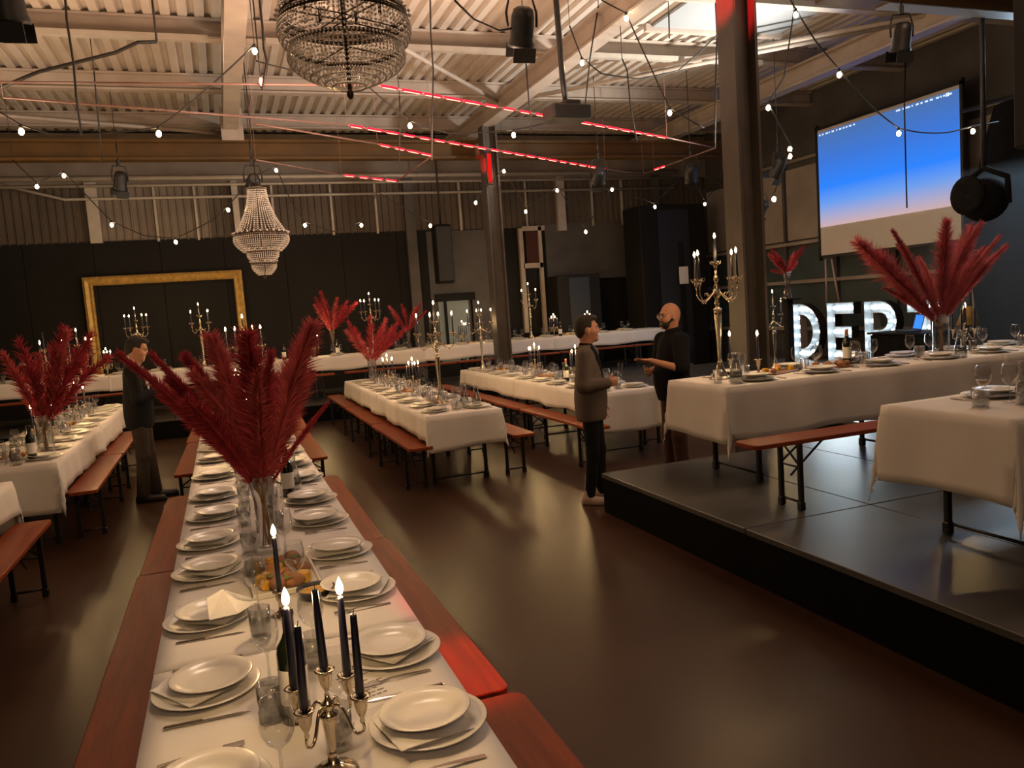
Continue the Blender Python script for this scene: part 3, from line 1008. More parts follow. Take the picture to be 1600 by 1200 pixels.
def chunk(seed, m, s=.022):
    r_ = random.Random(seed)
    bm = bmesh.new()
    bmesh.ops.create_cube(bm, size=s * 2)
    bmesh.ops.bevel(bm, geom=bm.edges[:], offset=s * .35, segments=1, affect='EDGES')
    for v in bm.verts:
        v.co += Vector((r_.uniform(-1, 1), r_.uniform(-1, 1), r_.uniform(-1, 1))) * s * .22
        v.co.z = v.co.z * .8 + s * .8
    me = bpy.data.meshes.new('chunk')
    bm.to_mesh(me); bm.free()
    me.materials.append(m)
    return me


FRUIT = [chunk(1, M['fruit']), chunk(2, M['fruit'], .018)]
MEAT = [chunk(3, M['meat'], .02)]
LEAF = MB().add([(-.03, 0, .0), (-.01, .018, .012), (.02, .014, .004), (.04, 0, .014), (.02, -.015, .006), (-.01, -.017, .01), (0, 0, .02)], [(0, 1, 6), (1, 2, 6), (2, 3, 6), (3, 4, 6), (4, 5, 6), (5, 0, 6)], True).mesh('herb_leaf', M['green'])
TRAY = MB()
TRAY.box((0, 0, .004), (.25, .40, .008), None, .003)
for (cx, cy, sx_, sy_) in ((.127, 0, .012, .42), (-.127, 0, .012, .42), (0, .207, .266, .012), (0, -.207, .266, .012)):
    TRAY.box((cx, cy, .012), (sx_, sy_, .022), None, .003)
TRAY = TRAY.mesh('serving_platter', M['china'])
BOWL_B = MB().lathe([(.03, 0), (.045, .002), (.066, .03), (.072, .042), (.069, .042), (.06, .028), (.03, .010), (.0001, .009)], 20, cap1=False).mesh('small_black_bowl', M['gear'])
BOARD = MB().box((0, 0, .008), (.20, .34, .016), None, .006).mesh('serving_board', M['woodx'])

ROWS = {}


def setting(key, row, side, k, endword, x, y, z, ang, hi, full=True, jit=1.0):
    """one place: plates, napkin, cutlery, glasses; ang = direction from the diner to the middle of the table"""
    r_ = random.Random(hash((key, side, k)) if False else (sum(map(ord, key + side)) * 131 + k * 17))
    ca, sa = math.cos(ang), math.sin(ang)

    def P(u, w, dz=0):
        u += r_.uniform(-.012, .012) * jit; w += r_.uniform(-.012, .012) * jit
        return (x + ca * u - sa * w, y + sa * u + ca * w, z + dz)
    where = '%s, %s, %s from %s' % (row, side, nth(k), endword)
    g = lambda s: '%s on the %s' % (s, row)
    p = P(0, 0)
    thing('charger_plate', 'large white plate, ' + where, 'plate', p, r_.uniform(0, 6), g('large plates'), CHARGER if hi else CHARGER_S)
    if hi:
        n = thing('napkin', 'folded white napkin, ' + where, 'napkin', (p[0] + r_.uniform(-.02, .02), p[1] + r_.uniform(-.02, .02), p[2] + .0225), r_.uniform(0, 6), g('napkins'), NAP[k % 3])
    q = (p[0] + ca * .012 + r_.uniform(-.012, .012), p[1] + sa * .012 + r_.uniform(-.012, .012), p[2] + (.029 if hi else .0225))
    o = thing('soup_plate', 'small stacked white plate, ' + where, 'plate', q, r_.uniform(0, 6), g('smaller stacked plates'), SOUP if hi else SOUP_S)
    if hi:
        o.rotation_euler = (r_.uniform(-.03, .03), r_.uniform(-.03, .03), r_.uniform(0, 6))
    if full:
        spawn(KNIFE, 'knife', 'steel knife, ' + where, 'knife', P(.0, -.190), ang + r_.uniform(-.08, .08), g('knives'))
        thing('fork', 'steel fork, ' + where, 'fork', P(.0, .190), ang + r_.uniform(-.1, .1), g('forks'), FORK)
        if hi and k == 99:
            thing('spoon', 'dessert spoon, ' + where, 'spoon', P(.19, .0, .001), ang + PI / 2 + r_.uniform(-.2, .2), g('spoons'), SPOON)
    w = P(.185, -.03) if side == 'outer side' and key == 'near' else P(.205, -.115)
    if (key, side, k) not in SKIPG:
        gl = thing('wine_glass', 'stemmed wine glass, ' + where, 'glass', w, 0, g('wine glasses'), WG_HI if hi else WG_LO)
    w = P(.165, -.27) if side == 'outer side' and key == 'near' else P(.225, -.02)
    if (key, side, k) not in SKIPT:
        thing('tumbler', 'straight water tumbler, ' + where, 'glass', w, 0, g('water tumblers'), TU_HI if hi else TU_LO)


SKIPG, SKIPT = set(), {('near', 'aisle side', 2), ('near', 'aisle side', 3)}
ZT = TZ + .003
# long foreground table
yl = [1.84, 2.40, 2.99, 3.57, 4.05, 4.60, 5.16, 5.85, 6.60] + [7.2 + .56 * k for k in range(7)]
yr = [1.90, 2.38, 2.99, 3.54, 4.14, 4.67, 5.33, 5.95, 6.55] + [7.15 + .56 * k for k in range(7)]
for k, y in enumerate(yl):
    setting('near', 'long foreground table', 'outer side', k, 'the camera', -.15, y, ZT, 0.0, k < 9)
for k, y in enumerate(yr):
    setting('near', 'long foreground table', 'aisle side', k, 'the camera', .385, y, ZT, PI, k < 9)
for k in range(9):
    y = 8.05 + k * .59
    setting('mid', 'middle floor table', 'aisle side', k, 'its front', 2.00, y, ZT, 0, False)
    setting('mid', 'middle floor table', 'stage side', k, 'its front', 2.48, y, ZT, PI, False)
    setting('t3', 'floor table beside the stage', 'front side', k, 'its front', 4.00, y + .2, ZT, 0, False)
    setting('t3', 'floor table beside the stage', 'back side', k, 'its front', 4.50, y + .2, ZT, PI, False, False)
    setting('left', 'left floor table', 'aisle side', k, 'its front', -1.59, y - .1, ZT, PI, False)
    setting('left', 'left floor table', 'outer side', k, 'its front', -2.09, y - .1, ZT, 0, False, False)
for k in range(21):
    x = -4.3 + k * .63
    setting('back', 'raised back row', 'front side', k, 'the frame end', x, 15.40, PZ + ZT, PI / 2, False, False)
    setting('back', 'raised back row', 'wall side', k, 'the frame end', x + .1, 15.86, PZ + ZT, -PI / 2, False, False)
SKIPG |= {('t6', 'camera side', 0)}
SKIPT |= {('t6', 'camera side', 0), ('t6', 'camera side', 1)}
for k in range(6):
    x = 3.85 + k * .62
    setting('t6', 'long stage table', 'camera side', k, 'its free end', x, 5.11, SZ + ZT, PI / 2, k < 5)
    setting('t6', 'long stage table', 'far side', k, 'its free end', x + .05, 5.55, SZ + ZT, -PI / 2, k < 3)
for k in range(2):
    setting('t7', 'nearest stage table', 'far side', k, 'its free end', 4.05 + .62 * k, 3.29, SZ + ZT, -PI / 2, True)


def platter(label, grp, x, y, z, rz, n_roll, n_fruit, board=False, seed=0, big=1.0):
    r_ = random.Random(seed)
    base = thing('serving_board' if board else 'serving_platter', label, 'platter', (x, y, z), rz, None, BOARD if board else TRAY)
    c, s = math.cos(rz), math.sin(rz)
    h = .017 if board else .0085
    spots = []
    for k in range(n_roll + n_fruit):
        for _ in range(60):
            u, w = r_.uniform(-.08, .08), r_.uniform(-.16, .16)
            if all((u - a) ** 2 + (w - b) ** 2 > .052 ** 2 for a, b in spots): break
        spots.append((u, w))
    locs = [(x + c * u - s * w, y + s * u + c * w, z + h - .001) for u, w in spots]
    rank = {}
    for part in (range(n_roll), range(n_roll, n_roll + n_fruit)):
        for q, k in enumerate(sorted(part, key=lambda i: locs[i][0] ** 2 + locs[i][1] ** 2)):
            rank[k] = nth(q)
    for k, loc in enumerate(locs):
        if k < n_roll:
            thing('bread_roll', 'brown roll, %s nearest on the ' % rank[k] + grp, 'bread', loc, r_.uniform(0, 6), 'bread rolls on the ' + grp, ROLL_M[r_.randrange(4)]).scale = (big, big, big)
        else:
            thing('yellow_fruit_chunk', 'yellow fruit chunk, %s nearest on the ' % rank[k] + grp, 'fruit', loc, r_.uniform(0, 6), 'fruit on the ' + grp, FRUIT[k % 2]).scale = (big, big, big)
    return base


platter('white rectangular platter heaped with bread and yellow fruit behind the small candelabra', 'white platter before the near pampas vase', .135, 3.32, ZT, .03, 10, 8, seed=3, big=1.3)
for q, (u, w) in enumerate(((.0, -.15), (-.05, -.1), (.03, .05), (.06, .12))):
    thing('herb_leaf', 'green leaf garnish, %s nearest on the white platter by the near pampas' % nth(q), 'herb', (.135 + u, 3.32 + w, ZT + .045), rnd.uniform(0, 6), 'leaf garnish on the near platter', LEAF)
bw = thing('small_black_bowl', 'small black bowl of dip beside the white platter', 'bowl', (.235, 3.02, ZT), 0, None, BOWL_B)
MB().lathe([(.0001, .03), (.03, .032), (.06, .028)], 16, cap0=False, cap1=False).obj('dip', M['fruit'], bw)
for (nm, row, x, y, z, rz, sd) in (
        ('second platter of bread further along the long foreground table', 'second platter of the long foreground table', .13, 5.6, ZT, 0, 5),
        ('bread platter between the plates of the middle floor table, front one', 'front platter of the middle floor table', 2.22, 8.75, ZT, .1, 6),
        ('bread platter on the middle floor table near the wine bottle', 'rear platter of the middle floor table', 2.25, 10.4, ZT, 0, 7),
        ('bread platter on the floor table behind the grey blazer', 'front platter of the table behind the blazer', 4.22, 8.95, ZT, -.2, 8),
        ('bread platter half way along the floor table beside the stage', 'middle platter of the table beside the stage', 4.25, 10.4, ZT, 0, 9),
        ('bread platter at the far end of the floor table beside the stage', 'far platter of the table beside the stage', 4.25, 12.4, ZT, 0, 10),
        ('bread platter near the pampas vase of the left floor table', 'front platter of the left floor table', -1.86, 8.2, ZT, 0, 11),
        ('bread platter further along the left floor table', 'rear platter of the left floor table', -1.85, 10.6, ZT, 0, 12),
        ('bread platter on the raised back row by the steel column', 'column platter of the raised back row', 4.75, 15.6, PZ + ZT, PI / 2, 13),
        ('bread platter on the raised back row behind the man with the grey blazer', 'far platter of the raised back row', 6.9, 15.6, PZ + ZT, PI / 2, 14)):
    platter(nm, row, x, y, z, rz, 8, 3, seed=sd)
platter('dark serving board of bread lumps on the long stage table', 'serving board on the long stage table', 4.75, 5.34, SZ + ZT, PI / 2, 7, 0, board=True, seed=21)
platter('small serving board of cured meat and bread by the candlestick', 'serving board by the candlestick', 4.28, 5.42, SZ + ZT, PI / 2 + .3, 2, 3, board=True, seed=22)

# bottles, carafes and loose pieces that stand out
spawn(BOTTLE, 'wine_bottle', 'dark wine bottle with white label behind the small foreground candelabra', 'bottle', (.085, 2.10, ZT), 1.2)
for (x, y, z, lab, pr) in (
        (-1.68, 7.98, ZT, 'dark wine bottle in front of the left floor table pampas', BOTTLE),
        (2.28, 9.62, ZT, 'dark wine bottle rising from the middle floor table glasses', BOTTLE),
        (4.22, 9.62, ZT, 'wine bottle with copper neck on the floor table beside the stage', BOTTLE_C),
        (5.05, 5.46, SZ + ZT, 'wine bottle with pale label in front of the lit letter E', BOTTLE_C),
        (.28, 4.9, ZT, 'dark wine bottle hidden among glasses behind the near pampas', BOTTLE),
        (2.05, 15.5, PZ + ZT, 'wine bottle on the raised back row beside the dark pampas', BOTTLE),
        (1.05, 15.5, PZ + ZT, 'wine bottle on the raised back row near the small candelabra', BOTTLE),
        (5.55, 15.5, PZ + ZT, 'wine bottle on the raised back row between column and tall candelabra', BOTTLE),
        (6.7, 15.45, PZ + ZT, 'wine bottle on the raised back row beyond the tall candelabra', BOTTLE)):
    spawn(pr, 'wine_bottle', lab, 'bottle', (x, y, z), rnd.uniform(0, 6))
for (x, y, z, lab) in (
        (3.62, 5.06, SZ + ZT, 'glass water carafe at the free end of the long stage table'),
        (3.92, 2.97, SZ + ZT, 'glass water carafe on the nearest stage table'),
        (5.85, 5.02, SZ + ZT, 'glass carafe beside the big pampas vase on the stage'),
        (2.46, 8.02, ZT, 'glass carafe at the front end of the middle floor table'),
        (2.38, 8.2, ZT, 'second glass carafe at the front of the middle floor table, behind the first'),
        (-1.75, 7.72, ZT, 'glass carafe at the front corner of the left floor table'),
        (.32, 5.05, ZT, 'glass carafe behind the near pampas on the aisle side'),
        (4.3, 9.85, ZT, 'glass carafe beside the copper necked bottle'),
        (.21, 7.6, ZT, 'glass carafe far down the long foreground table'),
        (3.2, 15.6, PZ + ZT, 'glass carafe on the raised back row among the candelabras'),
        (.2, 15.5, PZ + ZT, 'glass carafe on the raised back row near the gilt frame')):
    spawn(CARAFE, 'water_carafe', lab, 'carafe', (x, y, z))
# pieces at the ends of the stage tables
thing('tumbler', 'wide low tumbler at the corner of the nearest stage table', 'glass', (3.70, 3.06, SZ + ZT), 0, None, TU_HI).scale = (1.25, 1.25, .85)
o = thing('wine_glass', 'wine glass with a little wine beside the wide tumbler on the nearest stage table', 'glass', (3.83, 3.15, SZ + ZT), 0, None, WG_HI); link('wine', WINE, o)
thing('tumbler', 'tumbler next to the carafe at the free end of the long stage table', 'glass', (3.55, 5.20, SZ + ZT), 0, None, TU_HI)
o = thing('wine_glass', 'wine glass standing before the candlestick on the long stage table', 'glass', (3.82, 5.28, SZ + ZT), 0, None, WG_HI)
o = thing('wine_glass', 'wine glass with white wine in front of the lit letter E', 'glass', (4.88, 5.18, SZ + ZT), 0, None, WG_HI); link('wine', WINE, o)
o = thing('wine_glass', 'empty wine glass in front of the lit letter D', 'glass', (4.52, 5.24, SZ + ZT), 0, None, WG_HI)
# the folded menu sheet and the tented napkin near the camera
o = thing('menu_sheet', 'printed white menu sheet lying by the small foreground candelabra', 'menu', (.285, 2.20, ZT), .25)
MB().add([(-.075, -.13, .002), (.075, -.13, .002), (.075, .13, .006), (-.075, .13, .003), (-.075, -.13, .001), (.075, -.13, .001), (.075, .13, .005), (-.075, .13, .002)], [(0, 1, 2, 3), (7, 6, 5, 4), (0, 4, 5, 1), (1, 5, 6, 2), (2, 6, 7, 3), (3, 7, 4, 0)]).obj('sheet', M['paper'], o)
ln = MB()
ink = pm('menu_ink', (.25, .22, .20), .9)
for k in range(9):
    w = rnd.uniform(.05, .115)
    xx = -.055
    while xx < -.055 + w:
        q = rnd.uniform(.008, .02)
        ln.box((xx + q / 2, .09 - k * .02, .0052 - (k * .02) * .008), (q, .005, .0008))
        xx += q + .006
ln.obj('printed_lines', ink, o)
o = thing('napkin', 'white napkin tented over the third plate on the far side of the foreground table', 'napkin', (-.085, 2.93, ZT + .052), .5)
MB().add([(-.09, -.05, 0), (.0, -.085, .0), (.11, -.03, 0), (.02, .05, .055), (-.05, .03, .05), (.06, .04, .03)], [(0, 1, 3, 4), (1, 2, 5, 3), (3, 5, 4), (0, 4, 5, 2)]).obj('folded_paper', M['paper'], o)
for k, (x, y) in enumerate(((2.55, 8.35), (2.12, 8.5), (2.5, 8.6), (2.3, 8.9), (2.2, 9.3), (2.33, 9.9), (2.2, 10.9), (2.3, 11.3), (2.25, 11.7), (2.3, 12.2))):
    thing('sauce_bottle', 'small clear bottle on the middle floor table, %s from its front' % nth(k), 'bottle', (x, y, ZT), 0, 'small bottles on the middle floor table', MINI)
for k, y in enumerate((8.5, 9.2, 9.9, 10.9, 11.4)):
    thing('sauce_bottle', 'small clear bottle on the left floor table, %s from its front' % nth(k), 'bottle', (-1.82, y, ZT), 0, 'small bottles on the left floor table', MINI)

for key, row, x, y0, n, z in (('mid', 'middle floor table', 2.24, 7.98, 11, ZT), ('t3', 'floor table beside the stage', 4.25, 8.3, 11, ZT), ('left', 'left floor table', -1.84, 7.9, 9, ZT)):
    r_ = random.Random(sum(map(ord, key)))
    for k in range(n):
        y = y0 + k * .43
        thing('wine_glass', 'wine glass of the centre cluster, %s, %s from its front' % (row, nth(k)), 'glass', (x + .12 * (1 if k % 2 else -1) + r_.uniform(-.02, .02), y, z), 0, 'centre glasses of the ' + row, WG_LO)
        thing('tumbler', 'tumbler of the centre cluster, %s, %s from its front' % (row, nth(k)), 'glass', (x + .13 * (-1 if k % 2 else 1) + r_.uniform(-.02, .02), y + .14, z), 0, 'centre tumblers of the ' + row, TU_LO)

# ---------------------------------------------------------------- candles and candelabras
CANDLE_L = .215
def candle_proto(L, lit, n=14):
    body = MB().lathe([(.0001, 0), (.0098, 0), (.0108, .003), (.0092, L * .6), (.0075, L - .006), (.0062, L - .001), (.003, L - .002), (.0001, L - .002)], n, cap0=False, cap1=False).mesh('taper_candle', M['navy'])
    wick = MB().tube([(0, 0, L - .003), (.0008, 0, L + .005), (.002, 0, L + .010)], .0011, 5).mesh('wick', M['wick'])
    parts = [('wick', wick)]
    if lit:
        fl = MB().lathe([(.0001, L + .003), (.0062, L + .008), (.0092, L + .017), (.0082, L + .027), (.0042, L + .039), (.0001, L + .048)], 10, cap0=False, cap1=False).mesh('flame', M['flame'])
        parts.append(('flame', fl))
        parts.append(('melted_rim', MB().lathe([(.0064, L - .006), (.0068, L - .002), (.0060, L), (.0001, L - .0008)], 10, cap0=False, cap1=False).mesh('melted_rim', M['wax_tip'])))
    return (body, parts)


LIT, UNLIT = candle_proto(CANDLE_L, True), candle_proto(CANDLE_L, False)
LIT_S, UNLIT_S = candle_proto(.17, True, 8), candle_proto(.17, False, 8)


def bez(p0, p1, p2, p3, n=10):
    out = []
    for i in range(n + 1):
        t = i / n
        out.append(tuple(p0[k] * (1 - t) ** 3 + 3 * p1[k] * t * (1 - t) ** 2 + 3 * p2[k] * t * t * (1 - t) + p3[k] * t ** 3 for k in range(3)))
    return out


def cup_mesh(s=1.0, n=14, crown=False):
    mb = MB()
    mb.lathe([(.004 * s, -.03 * s), (.006 * s, -.026 * s), (.004 * s, -.018 * s), (.008 * s, -.010 * s), (.0125 * s, .0), (.0155 * s, .018 * s), (.017 * s, .030 * s), (.0235 * s, .032 * s), (.024 * s, .034 * s), (.0165 * s, .035 * s), (.0125 * s, .033 * s), (.0115 * s, .012 * s), (.0001, .010 * s)], n, cap1=False)
    if crown:
        for k in range(6):
            a = k * PI / 3
            ca, sa = math.cos(a), math.sin(a)
            mb.tube([(ca * .016, sa * .016, .018), (ca * .034, sa * .034, .028), (ca * .044, sa * .044, .046), (ca * .038, sa * .038, .052)], [.003, .004, .003, .002], 5)
    return mb.mesh('candle_cup', M['silver'])


def arm_names(spots, rz):
    """which arm is the left, right, front and rear one as seen by the photographer"""
    c, s = math.cos(rz), math.sin(rz)
    P = [Vector((p[0] * c - p[1] * s, p[0] * s + p[1] * c, 0)) for p in spots[1:]]
    names = [''] * 4
    order = sorted(range(4), key=lambda i: P[i].dot(CR))
    names[order[0]], names[order[3]] = 'left arm', 'right arm'
    a, b = sorted(order[1:3], key=lambda i: P[i].dot(CF))
    names[a], names[b] = 'front arm', 'rear arm'
    return ['centre cup'] + names


# --- small five-armed candelabra (22 cm to the centre cup)
SC_base = MB().lathe([(.056, 0), (.058, .004), (.050, .012), (.036, .018), (.022, .024), (.014, .034), (.0105, .045), (.0001, .046)], 28, cap1=False, wob=lambda a, z: 1 + .03 * math.cos(12 * a)).mesh('base', M['silver'])
SC_stem = MB().lathe([(.0105, .042), (.013, .048), (.009, .055), (.0085, .062), (.011, .085), (.0155, .115), (.0170, .130), (.0155, .136), (.022, .141), (.023, .147), (.014, .153), (.012, .160), (.017, .167), (.011, .175), (.006, .184), (.0055, .195)], 18).mesh('stem', M['silver'])
SC_arm = MB().tube(bez((.008, 0, .158), (.05, 0, .215), (.045, 0, .075), (.088, 0, .115), 14), [.0042] * 13 + [.0035, .003], 8).tube(bez((.088, 0, .115), (.095, 0, .122), (.090, 0, .132), (.088, 0, .140), 4), .0035, 8).mesh('arm', M['silver'])
SC_cup = cup_mesh(1.0)


def small_candelabra(desc, where, x, y, z, rz, lit, lo=False, tall=0.0):
    """lit: string of five 0/1 for centre cup then the four arms"""
    o = thing('small_candelabra', desc, 'candelabra', (x, y, z), rz)
    link('base', SC_base, o); link('stem', SC_stem, o)
    c = link('candle_cup', SC_cup, o, (0, 0, .198 + .02))
    spots = [(0, 0, .198 + .031)]
    for k in range(4):
        a = k * PI / 2
        ar = link('arm', SC_arm, o, None, (0, 0, a))
        link('candle_cup', SC_cup, ar, (.088, 0, .165))
        spots.append((.088 * math.cos(a), .088 * math.sin(a), .176))
    names = arm_names(spots, rz)
    for k, p in enumerate(spots):
        a = rz
        loc = (x + p[0] * math.cos(a) - p[1] * math.sin(a), y + p[0] * math.sin(a) + p[1] * math.cos(a), z + p[2])
        on = lit[k] == '1'
        t = spawn((LIT_S if lo else LIT) if on else (UNLIT_S if lo else UNLIT), 'taper_candle', '%s navy taper, %s, %s' % ('burning' if on else 'unlit', names[k], where), 'candle', loc, rnd.uniform(0, 6), 'tapers in the small candelabras')
        t.rotation_euler = (rnd.uniform(-.035, .035), rnd.uniform(-.035, .035), 0)
        if on and lo: pass
    return o


# --- tall banquet candelabra (about 90 cm to the centre cup)
TC_base = MB().lathe([(.085, 0), (.087, .005), (.080, .012), (.070, .016), (.062, .03), (.045, .06), (.028, .10), (.019, .135), (.016, .15), (.0001, .151)], 28, cap1=False, wob=lambda a, z: 1 + .035 * math.cos(10 * a)).mesh('base', M['silver'])
TC_stem = MB().lathe([(.016, .145), (.020, .152), (.015, .160), (.014, .175), (.0175, .30), (.0235, .42), (.0290, .52), (.0315, .548), (.024, .552), (.034, .558), (.034, .566), (.022, .574), (.013, .585), (.018, .60), (.024, .615), (.018, .632), (.013, .645), (.02, .66), (.030, .675), (.036, .695), (.030, .715), (.02, .728), (.024, .742), (.016, .76), (.012, .78), (.02, .795), (.024, .81), (.014, .825), (.009, .845), (.008, .87)], 20).mesh('stem', M['silver'])
TC_arm = MB().tube(bez((.018, 0, .705), (.10, 0, .66), (.13, 0, .60), (.185, 0, .655), 14), [.008, .008, .007, .007, .006, .006, .006, .006, .006, .006, .006, .006, .0055, .005, .005], 8)
TC_arm.tube(bez((.185, 0, .655), (.215, 0, .69), (.195, 0, .72), (.205, 0, .735), 6), .005, 8)
TC_arm.tube(bez((.09, 0, .668), (.10, 0, .70), (.125, 0, .71), (.120, 0, .675), 8), [.005, .005, .0045, .004, .004, .0035, .003, .003, .002], 6)
TC_arm = TC_arm.ball((.145, 0, .622), .010, 8, 5).mesh('arm', M['silver'])
TC_cup = cup_mesh(1.15, 12, True)


def tall_candelabra(desc, where, x, y, z, rz, lit='11111', lo=False):
    o = thing('tall_candelabra', desc, 'candelabra', (x, y, z), rz)
    link('base', TC_base, o); link('stem', TC_stem, o)
    link('candle_cup', TC_cup, o, (0, 0, .895))
    spots = [(0, 0, .908)]
    for k in range(4):
        a = k * PI / 2
        ar = link('arm', TC_arm, o, None, (0, 0, a))
        link('candle_cup', TC_cup, ar, (.205, 0, .765))
        spots.append((.205 * math.cos(a), .205 * math.sin(a), .777))
    names = arm_names(spots, rz)
    for k, p in enumerate(spots):
        loc = (x + p[0] * math.cos(rz) - p[1] * math.sin(rz), y + p[0] * math.sin(rz) + p[1] * math.cos(rz), z + p[2])
        on = lit[k] == '1'
        t = spawn(LIT if on else UNLIT, 'taper_candle', '%s navy taper, %s, %s' % ('burning' if on else 'unlit', names[k], where), 'candle', loc, rnd.uniform(0, 6), 'tapers in the tall candelabras')
        t.rotation_euler = (rnd.uniform(-.02, .02), rnd.uniform(-.02, .02), 0)
    return o


R = math.radians
small_candelabra('small silver candelabra with dark candles at the near end of the foreground table', 'nearest small candelabra', .142, 1.80, ZT, R(-40), '00110')
# the single holder and its candle just before the platter
CS = MB().lathe([(.04, 0), (.041, .004), (.02, .012), (.009, .022), (.008, .05), (.014, .058), (.016, .085), (.026, .088), (.026, .092), (.014, .093), (.0115, .075), (.0001, .073)], 18, cap1=False).mesh('candlestick', M['silver'])
thing('candlestick', 'low silver candlestick just in front of the white food platter', 'candlestick', (.10, 2.90, ZT), 0, None, CS)
spawn(LIT, 'taper_candle', 'burning dark taper standing before the white food platter', 'candle', (.10, 2.90, ZT + .0735))

tall_candelabra('tall silver candelabra far down the long foreground table behind the pampas', 'tall candelabra behind the near pampas', .22, 9.3, ZT, R(25))
small_candelabra('small candelabra among glasses behind the pampas on the foreground table', 'small candelabra behind the near pampas', .12, 6.3, ZT, R(10), '11011')
small_candelabra('small candelabra farthest down the long foreground table', 'farthest small candelabra of the foreground table', .12, 11.0, ZT, R(20), '11111')
tall_candelabra('tall silver candelabra near the front of the middle floor table', 'middle floor table tall candelabra', 2.24, 8.68, ZT, R(62))
small_candelabra('small candelabra at the bottle of the middle floor table', 'front small candelabra of the middle floor table', 2.23, 9.95, ZT, R(15), '11101')
small_candelabra('small candelabra near the vase of the middle floor table', 'rear small candelabra of the middle floor table', 2.2, 11.4, ZT, R(35), '11111')
tall_candelabra('tall silver candelabra on the floor table beside the stage', 'stage-side floor table tall candelabra', 4.12, 12.9, ZT, R(60))
small_candelabra('small candelabra in the middle of the table beside the stage', 'front small candelabra of the table beside the stage', 4.27, 9.4, ZT, R(30), '11011')
small_candelabra('second small candelabra of the table beside the stage, beyond the bottle', 'rear small candelabra of the table beside the stage', 4.25, 10.8, ZT, R(12), '11110')
tall_candelabra('tall silver candelabra on the left floor table before the phone man', 'left floor table near tall candelabra', -1.84, 9.9, ZT, R(20), '00100')
tall_candelabra('tall silver candelabra on the left floor table behind the left pampas', 'left floor table far tall candelabra', -1.88, 12.3, ZT, R(40))
small_candelabra('small candelabra on the left floor table next to the phone man', 'far small candelabra of the left floor table', -1.82, 11.3, ZT, R(5), '11111')
small_candelabra('small candelabra glowing in front of the left pampas vase', 'small candelabra by the left pampas vase', -1.72, 8.75, ZT, R(25), '11011')
tall_candelabra('tall silver candelabra on the raised row in front of the gilt frame middle', 'gilt frame middle tall candelabra', -1.42, 15.6, PZ + ZT, R(35))
tall_candelabra('tall silver candelabra on the raised row near the gilt frame edge', 'gilt frame edge tall candelabra', -.36, 15.6, PZ + ZT, R(48))
tall_candelabra('tall silver candelabra on the raised row between two dark pampas', 'back row tall candelabra between pampas', 2.76, 15.6, PZ + ZT, R(20))
tall_candelabra('tall silver candelabra on the raised row beside the slim door frame', 'back row tall candelabra by the slim door', 6.1, 15.6, PZ + ZT, R(24))
small_candelabra('small candelabra on the raised row left of the dark pampas', 'back row small candelabra by the dark pampas', 1.62, 15.6, PZ + ZT, R(10), '11111')
small_candelabra('small candelabra on the raised row in front of the pale door', 'back row small candelabra by the pale door', 4.6, 15.6, PZ + ZT, R(45), '11001')
small_candelabra('small candelabra on the raised row past the tall one', 'back row small candelabra past the slim door', 6.62, 15.6, PZ + ZT, R(40), '11010')
small_candelabra('small candelabra on the raised row over the blazer man', 'back row small candelabra over the blazer man', 7.42, 15.6, PZ + ZT, R(30), '11010')
small_candelabra('small candelabra on the raised row behind the phone man', 'back row small candelabra behind the phone man', -1.95, 15.5, PZ + ZT, R(30), '11101')
tall_candelabra('tall silver candelabra on the long stage table beside the steel column', 'long stage table tall candelabra', 3.74, 5.44, SZ + ZT, R(17))
thing('candlestick', 'gold lit candlestick on the long stage table below the far pampas', 'candlestick', (4.05, 5.36, SZ + ZT), 0, None, CS).scale = (1.2, 1.2, 1.5)
spawn(LIT, 'taper_candle', 'burning dark taper in the candlestick on the stage table', 'candle', (4.05, 5.36, SZ + ZT + .1103))
thing('candlestick', 'silver candlestick behind the carafe side wine glass on the stage table', 'candlestick', (3.97, 5.62, SZ + ZT), 0, None, CS).scale = (1.2, 1.2, 1.5)
spawn(LIT, 'taper_candle', 'burning dark taper by the steel column on the stage table', 'candle', (3.97, 5.62, SZ + ZT + .1103))
small_candelabra('small candelabra on the stage table beyond the big pampas vase', 'stage table small candelabra beyond the pampas', 6.45, 5.5, SZ + ZT, R(30), '01100')

